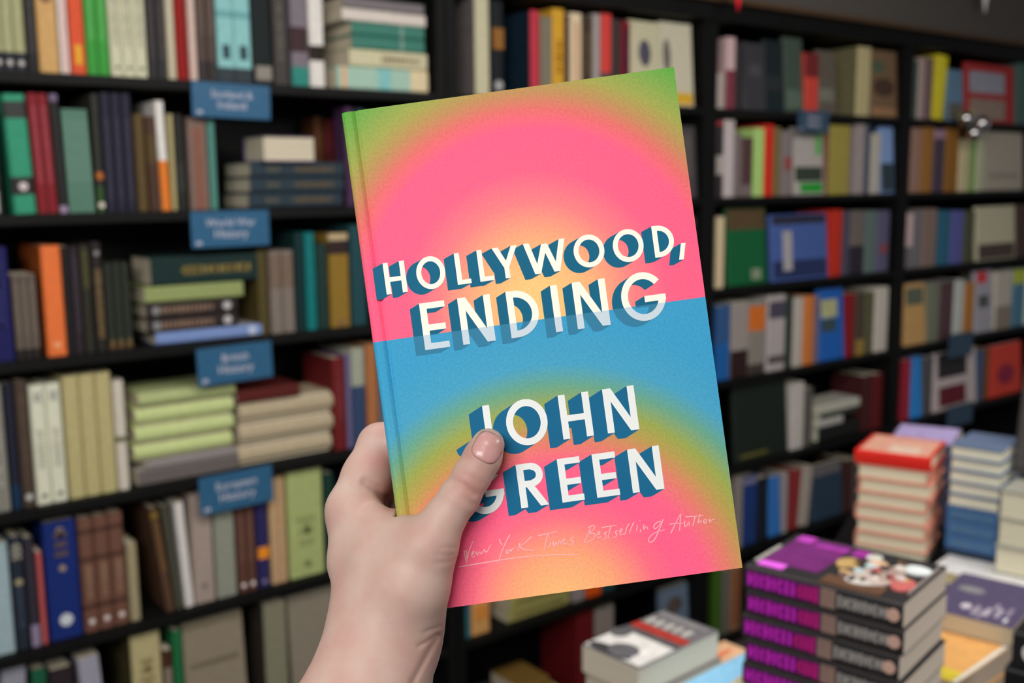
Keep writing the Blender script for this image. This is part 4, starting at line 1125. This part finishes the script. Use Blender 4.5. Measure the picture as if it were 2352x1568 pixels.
ring = chain([(PC(828, 1240, 60), 9.5), (PC(900, 1172, 61), 8.2), (PC(990, 1162, 33), 7.4), (PC(1058, 1172, 31.6), 6.8)], 3)
little = chain([(PC(845, 1290, 70), 9), (PC(905, 1250, 64), 7.2), (PC(985, 1240, 36), 6.6), (PC(1032, 1246, 31.2), 6.2)], 3)
meta = chain([(PC(812, 1172, 25), 10.6), (PC(829, 1290, 17), 11.9), (PC(885, 1420, 6), 16.5)], 8)
meta2 = chain([(PC(815, 1210, 44), 10), (PC(852, 1310, 34), 12), (PC(895, 1430, 12), 16.5)], 8)
meta3 = chain([(PC(828, 1245, 60), 9.5), (PC(868, 1335, 44), 12), (PC(898, 1440, 16), 16.5)], 8)
meta4 = chain([(PC(845, 1292, 70), 9), (PC(885, 1365, 46), 12), (PC(905, 1450, 18), 17)], 8)
web = chain([(PC(990, 1250, -9), 9.2), (PC(942, 1243, -2), 9.0), (PC(876, 1222, 12), 10), (PC(820, 1202, 24), 10)], 6)
fill = chain([(PC(960, 1300, -5), 11), (PC(884, 1290, 4), 13), (PC(838, 1290, 18), 11)], 10)
fill2 = chain([(PC(926, 1370, -2), 13.5), (PC(868, 1370, 8), 14)], 10)
heel = chain([(PC(905, 1392, 26), 14.5), (PC(931, 1490, 15), 11.2), (PC(918, 1570, 4), 12.2), (PC(850, 1720, -22), 19)], 6)
arm = chain([wrist, (PC(873, 1500, -3), 18.8), (PC(836, 1590, -10), 21.4), (PC(740, 1780, -22), 28), (PC(630, 2000, -35), 32), (PC(440, 2420, -58), 38)], 12)
d = smin(meta, meta2, 8); d = smin(d, meta3, 8); d = smin(d, meta4, 8)
d = smin(d, thenar, 12); d = smin(d, fill, 10); d = smin(d, fill2, 10); d = smin(d, web, 8); d = smin(d, arm, 14)
d = smin(d, heel, 3)
d = smin(d, thumb, 5)
d = smin(d, index, 6); d = smin(d, middle, 3); d = smin(d, ring, 3); d = smin(d, little, 3)
del thumb, thenar, index, middle, ring, little, meta, meta2, meta3, meta4, web, fill, fill2, heel, arm
# skin folds on the side that faces the reader
PXG = (GX / GZ * F + 1176); PYG = (GY / GZ * F + 784)
def fold(pts, depth, width, zmax):
    """press a line into the skin; depth in mm, width in photo pixels"""
    global d
    best = None
    for a, b in zip(pts[:-1], pts[1:]):
        ax, ay = a; bx, by = b[0] - ax, b[1] - ay
        t = np.clip(((PXG - ax) * bx + (PYG - ay) * by) / (bx * bx + by * by), 0, 1)
        q = (PXG - ax - t * bx) ** 2 + (PYG - ay - t * by) ** 2
        best = q if best is None else np.minimum(best, q)
    g = np.exp(-best / width ** 2) * (depth / 1000)
    d = d + np.where(GZ < ZB + zmax / 1000, g, 0).astype(np.float32)
fold([(1036, 1100), (1060, 1112), (1088, 1134)], .7, 8, 0)
fold([(1038, 1120), (1060, 1142), (1084, 1158)], .7, 8, 0)
fold([(1062, 1088), (1088, 1098), (1108, 1110)], .35, 7, 0)
fold([(1006, 1272), (1024, 1276), (1042, 1274)], .4, 5, 4)
fold([(1000, 1292), (1022, 1291), (1040, 1286)], .35, 5, 4)
fold([(1012, 1258), (1044, 1258)], .35, 4, 4)
fold([(960, 1484), (980, 1474), (1006, 1456)], .55, 4, 16)
fold([(1006, 1462), (985, 1497), (962, 1540), (944, 1576)], .8, 7, 20)
fold([(974, 1452), (990, 1446), (1012, 1438)], .4, 4, 16)
fold([(838, 1108), (866, 1122), (896, 1160)], 1.2, 10, 60)
fold([(876, 985), (884, 1000)], .5, 6, 40)
# the book stays out of the flesh
cB = (mw[:3, 3] - EYE); cB = M @ cB
uXc, uYc = M @ uX, M @ uY
bx = (GX - cB[0]) * uXc[0] + (GY - cB[1]) * uXc[1]; by = (GX - cB[0]) * uYc[0] + (GY - cB[1]) * uYc[1]; bz = GZ - cB[2]
g_ = .0004
qx, qy, qz = np.abs(bx) - BW / 2 - g_, np.abs(by) - BH / 2 - g_, np.abs(bz - BT / 2) - BT / 2 - g_ - .0002
bk = np.maximum(np.maximum(qx, qy), qz)
d = np.maximum(d, -bk).astype(np.float32)
for ax in range(3):             # closed where the forearm leaves the modelled length
    sl = [slice(None)] * 3
    for e_ in (0, -1):
        sl[ax] = e_; d[tuple(sl)] = np.maximum(d[tuple(sl)], .0003)
del PXG, PYG, bk

def surface_nets(d):
    s = d < 0
    nx, ny, nz = d.shape
    c = np.zeros((nx - 1, ny - 1, nz - 1), np.int8)
    for i in (0, 1):
        for j in (0, 1):
            for k in (0, 1): c += s[i:nx - 1 + i, j:ny - 1 + j, k:nz - 1 + k]
    act = np.argwhere((c > 0) & (c < 8))
    idx = np.full(c.shape, -1, np.int32); idx[tuple(act.T)] = np.arange(len(act))
    acc = np.zeros((len(act), 3)); cnt = np.zeros(len(act))
    cor = [(i, j, k) for i in (0, 1) for j in (0, 1) for k in (0, 1)]
    val = {o: d[act[:, 0] + o[0], act[:, 1] + o[1], act[:, 2] + o[2]] for o in cor}
    for a in cor:
        for ax in range(3):
            if a[ax]: continue
            b = list(a); b[ax] = 1; b = tuple(b)
            va, vb = val[a], val[b]; m = (va < 0) != (vb < 0)
            t = np.where(m, va / np.where(m, va - vb, 1), 0)
            p = np.tile(np.array(a, float), (len(act), 1)); p[:, ax] = t
            acc[m] += p[m]; cnt[m] += 1
    V = lo + VOX * (act + acc / cnt[:, None])
    Q = []
    for ax in range(3):
        o1, o2 = [(1, 2), (2, 0), (0, 1)][ax]
        sl = [slice(None)] * 3; sh = [slice(None)] * 3; sl[ax] = slice(0, -1); sh[ax] = slice(1, None)
        e = np.argwhere(s[tuple(sl)] != s[tuple(sh)])
        e = e[(e[:, o1] > 0) & (e[:, o2] > 0) & (e[:, o1] < d.shape[o1] - 1) & (e[:, o2] < d.shape[o2] - 1)]
        flip = s[tuple(e.T)]
        def cell(a, b):
            q = e.copy(); q[:, o1] -= a; q[:, o2] -= b; return idx[tuple(q.T)]
        q = np.stack([cell(0, 0), cell(1, 0), cell(1, 1), cell(0, 1)], 1)
        q[~flip] = q[~flip][:, ::-1]
        Q.append(q)
    return V, np.concatenate(Q)
HV, HQ = surface_nets(d)
# one relaxing pass takes the stair-steps out
nb = np.zeros_like(HV); ct = np.zeros(len(HV))
for a, b in ((0, 1), (1, 2), (2, 3), (3, 0)):
    np.add.at(nb, HQ[:, a], HV[HQ[:, b]]); np.add.at(nb, HQ[:, b], HV[HQ[:, a]]); np.add.at(ct, HQ[:, a], 1); np.add.at(ct, HQ[:, b], 1)
HV = HV * .5 + .5 * nb / ct[:, None]
# skin
sk = bpy.data.materials.new('skin'); sk.use_nodes = True
nt = sk.node_tree; b = nt.nodes['Principled BSDF']; b.inputs['Roughness'].default_value = .52; b.inputs['Specular IOR Level'].default_value = .3
b.inputs['Subsurface Weight'].default_value = .18; b.inputs['Subsurface Radius'].default_value = (1.0, .35, .2); b.inputs['Subsurface Scale'].default_value = .004
tc = nt.nodes.new('ShaderNodeTexCoord'); n1 = nt.nodes.new('ShaderNodeTexNoise'); n1.inputs['Scale'].default_value = 55; n1.inputs['Detail'].default_value = 4
n2 = nt.nodes.new('ShaderNodeTexNoise'); n2.inputs['Scale'].default_value = 1300; n2.inputs['Detail'].default_value = 2
rp = nt.nodes.new('ShaderNodeValToRGB'); e0, e1 = rp.color_ramp.elements; e0.position, e1.position = .32, .68
e0.color = (*lin((180, 145, 135)), 1); e1.color = (*lin((186, 163, 151)), 1)
bp = nt.nodes.new('ShaderNodeBump'); bp.inputs['Strength'].default_value = .18; bp.inputs['Distance'].default_value = .0004
for q in (n1, n2): nt.links.new(tc.outputs['Object'], q.inputs['Vector'])
nt.links.new(n1.outputs['Fac'], rp.inputs['Fac'])
at_ = nt.nodes.new('ShaderNodeAttribute'); at_.attribute_name = 'flush'; mxs = nt.nodes.new('ShaderNodeMix'); mxs.data_type = 'RGBA'; mxs.inputs[7].default_value = (*lin((166, 98, 92)), 1)
nt.links.new(at_.outputs['Fac'], mxs.inputs['Factor']); nt.links.new(rp.outputs['Color'], mxs.inputs[6]); nt.links.new(mxs.outputs[2], b.inputs['Base Color'])
nt.links.new(n2.outputs['Fac'], bp.inputs['Height']); nt.links.new(bp.outputs['Normal'], b.inputs['Normal'])
W3 = lambda v: np.asarray(v) @ M + EYE
org = W3(PC(880, 1432, 2))
me = bpy.data.meshes.new('person'); WV = W3(HV) - org
me.vertices.add(len(WV)); me.vertices.foreach_set('co', WV.astype(np.float32).ravel())
me.loops.add(HQ.size); me.loops.foreach_set('vertex_index', HQ.astype(np.int32).ravel())
me.polygons.add(len(HQ)); me.polygons.foreach_set('loop_start', np.arange(0, HQ.size, 4, dtype=np.int32)); me.polygons.foreach_set('loop_total', np.full(len(HQ), 4, np.int32))
me.update(calc_edges=True); me.validate(); me.polygons.foreach_set('use_smooth', np.ones(len(me.polygons), bool)); me.materials.append(sk)
# blood shows at the knuckle, the fingertip, the web and the inside of the finger
fl_ = np.zeros(len(HV))
for px_, py_, dz_, r_, a_ in ((1078, 1118, -14, 8, .55), (1084, 1040, -12, 4.5, .5), (1092, 1150, -12, 6, .4), (893, 1130, 28, 10, .8), (888, 1060, 24, 9, .6), (902, 1172, 8, 6, .4), (975, 1275, -20, 9, .22), (1000, 1440, -4, 9, .25), (770, 1160, 16, 7, .1), (884, 988, 30, 6, .4)):
    q = ((HV - PC(px_, py_, dz_)) ** 2).sum(1); fl_ = np.maximum(fl_, a_ * np.exp(-q / (r_ / 1000) ** 2))
fa = me.attributes.new('flush', 'FLOAT', 'POINT'); fa.data.foreach_set('value', fl_.astype(np.float32))
pr = bpy.data.objects.new('person', me); COL.objects.link(pr); pr.location = org
tag(pr, 'bare left hand and forearm holding up the pink, green and blue hardback', 'person')

# thumb nail: a thin shell lying on the skin
def skin_z(px, py):
    zs = np.arange(ZB - .03, ZB + .002, .0002)
    x = (px - 1176) / F * zs; y = (py - 784) / F * zs
    i = np.clip(((np.stack([x, y, zs], 1) - lo) / VOX), 0, np.array(d.shape) - 2); k = i.astype(int); f = i - k
    v = 0
    for a in (0, 1):
        for b_ in (0, 1):
            for c in (0, 1):
                v = v + d[k[:, 0] + a, k[:, 1] + b_, k[:, 2] + c] * (f[:, 0] if a else 1 - f[:, 0]) * (f[:, 1] if b_ else 1 - f[:, 1]) * (f[:, 2] if c else 1 - f[:, 2])
    j = np.argmax(v < 0)
    return zs[j] if v[j] < 0 else ZB - .004
nc = np.array([1121., 1027.]); ax_ = np.array([.47, -.88]); pe = np.array([.88, .47])
NL, NW = 35.0, 34.5
V = []; nU, nV = 14, 14
for iv in range(nV + 1):
    for iu in range(nU + 1):
        s, t = iu / nU * 2 - 1, iv / nV * 2 - 1
        r = max(abs(s), abs(t)); 
        if r > 0:   # superellipse outline
            n_ = (abs(s / r) ** 3.2 + abs(t / r) ** 3.2) ** (1 / 3.2); s2, t2 = s / n_, t / n_
        else: s2 = t2 = 0
        p = nc + pe * s2 * NW + ax_ * t2 * NL
        z = skin_z(*p) - .00042 * (1 - .62 * r ** 8)
        V.append(PC(p[0], p[1], (z - ZB) * 1000))
V = W3(np.array(V)) - org
Fq = [(i * (nU + 1) + j, i * (nU + 1) + j + 1, (i + 1) * (nU + 1) + j + 1, (i + 1) * (nU + 1) + j) for i in range(nV) for j in range(nU)]
nm_ = mat((186, 140, 136), 1.0, rough=.28, var=.04, scale=200, name='nail', spec=.5)
nail = link_mesh('thumbnail', V, Fq, nm_, pr, True)
nail['label'] = 'glossy pink thumbnail'
sol = nail.modifiers.new('thick', 'SOLIDIFY'); sol.thickness = .0004; sol.offset = -1
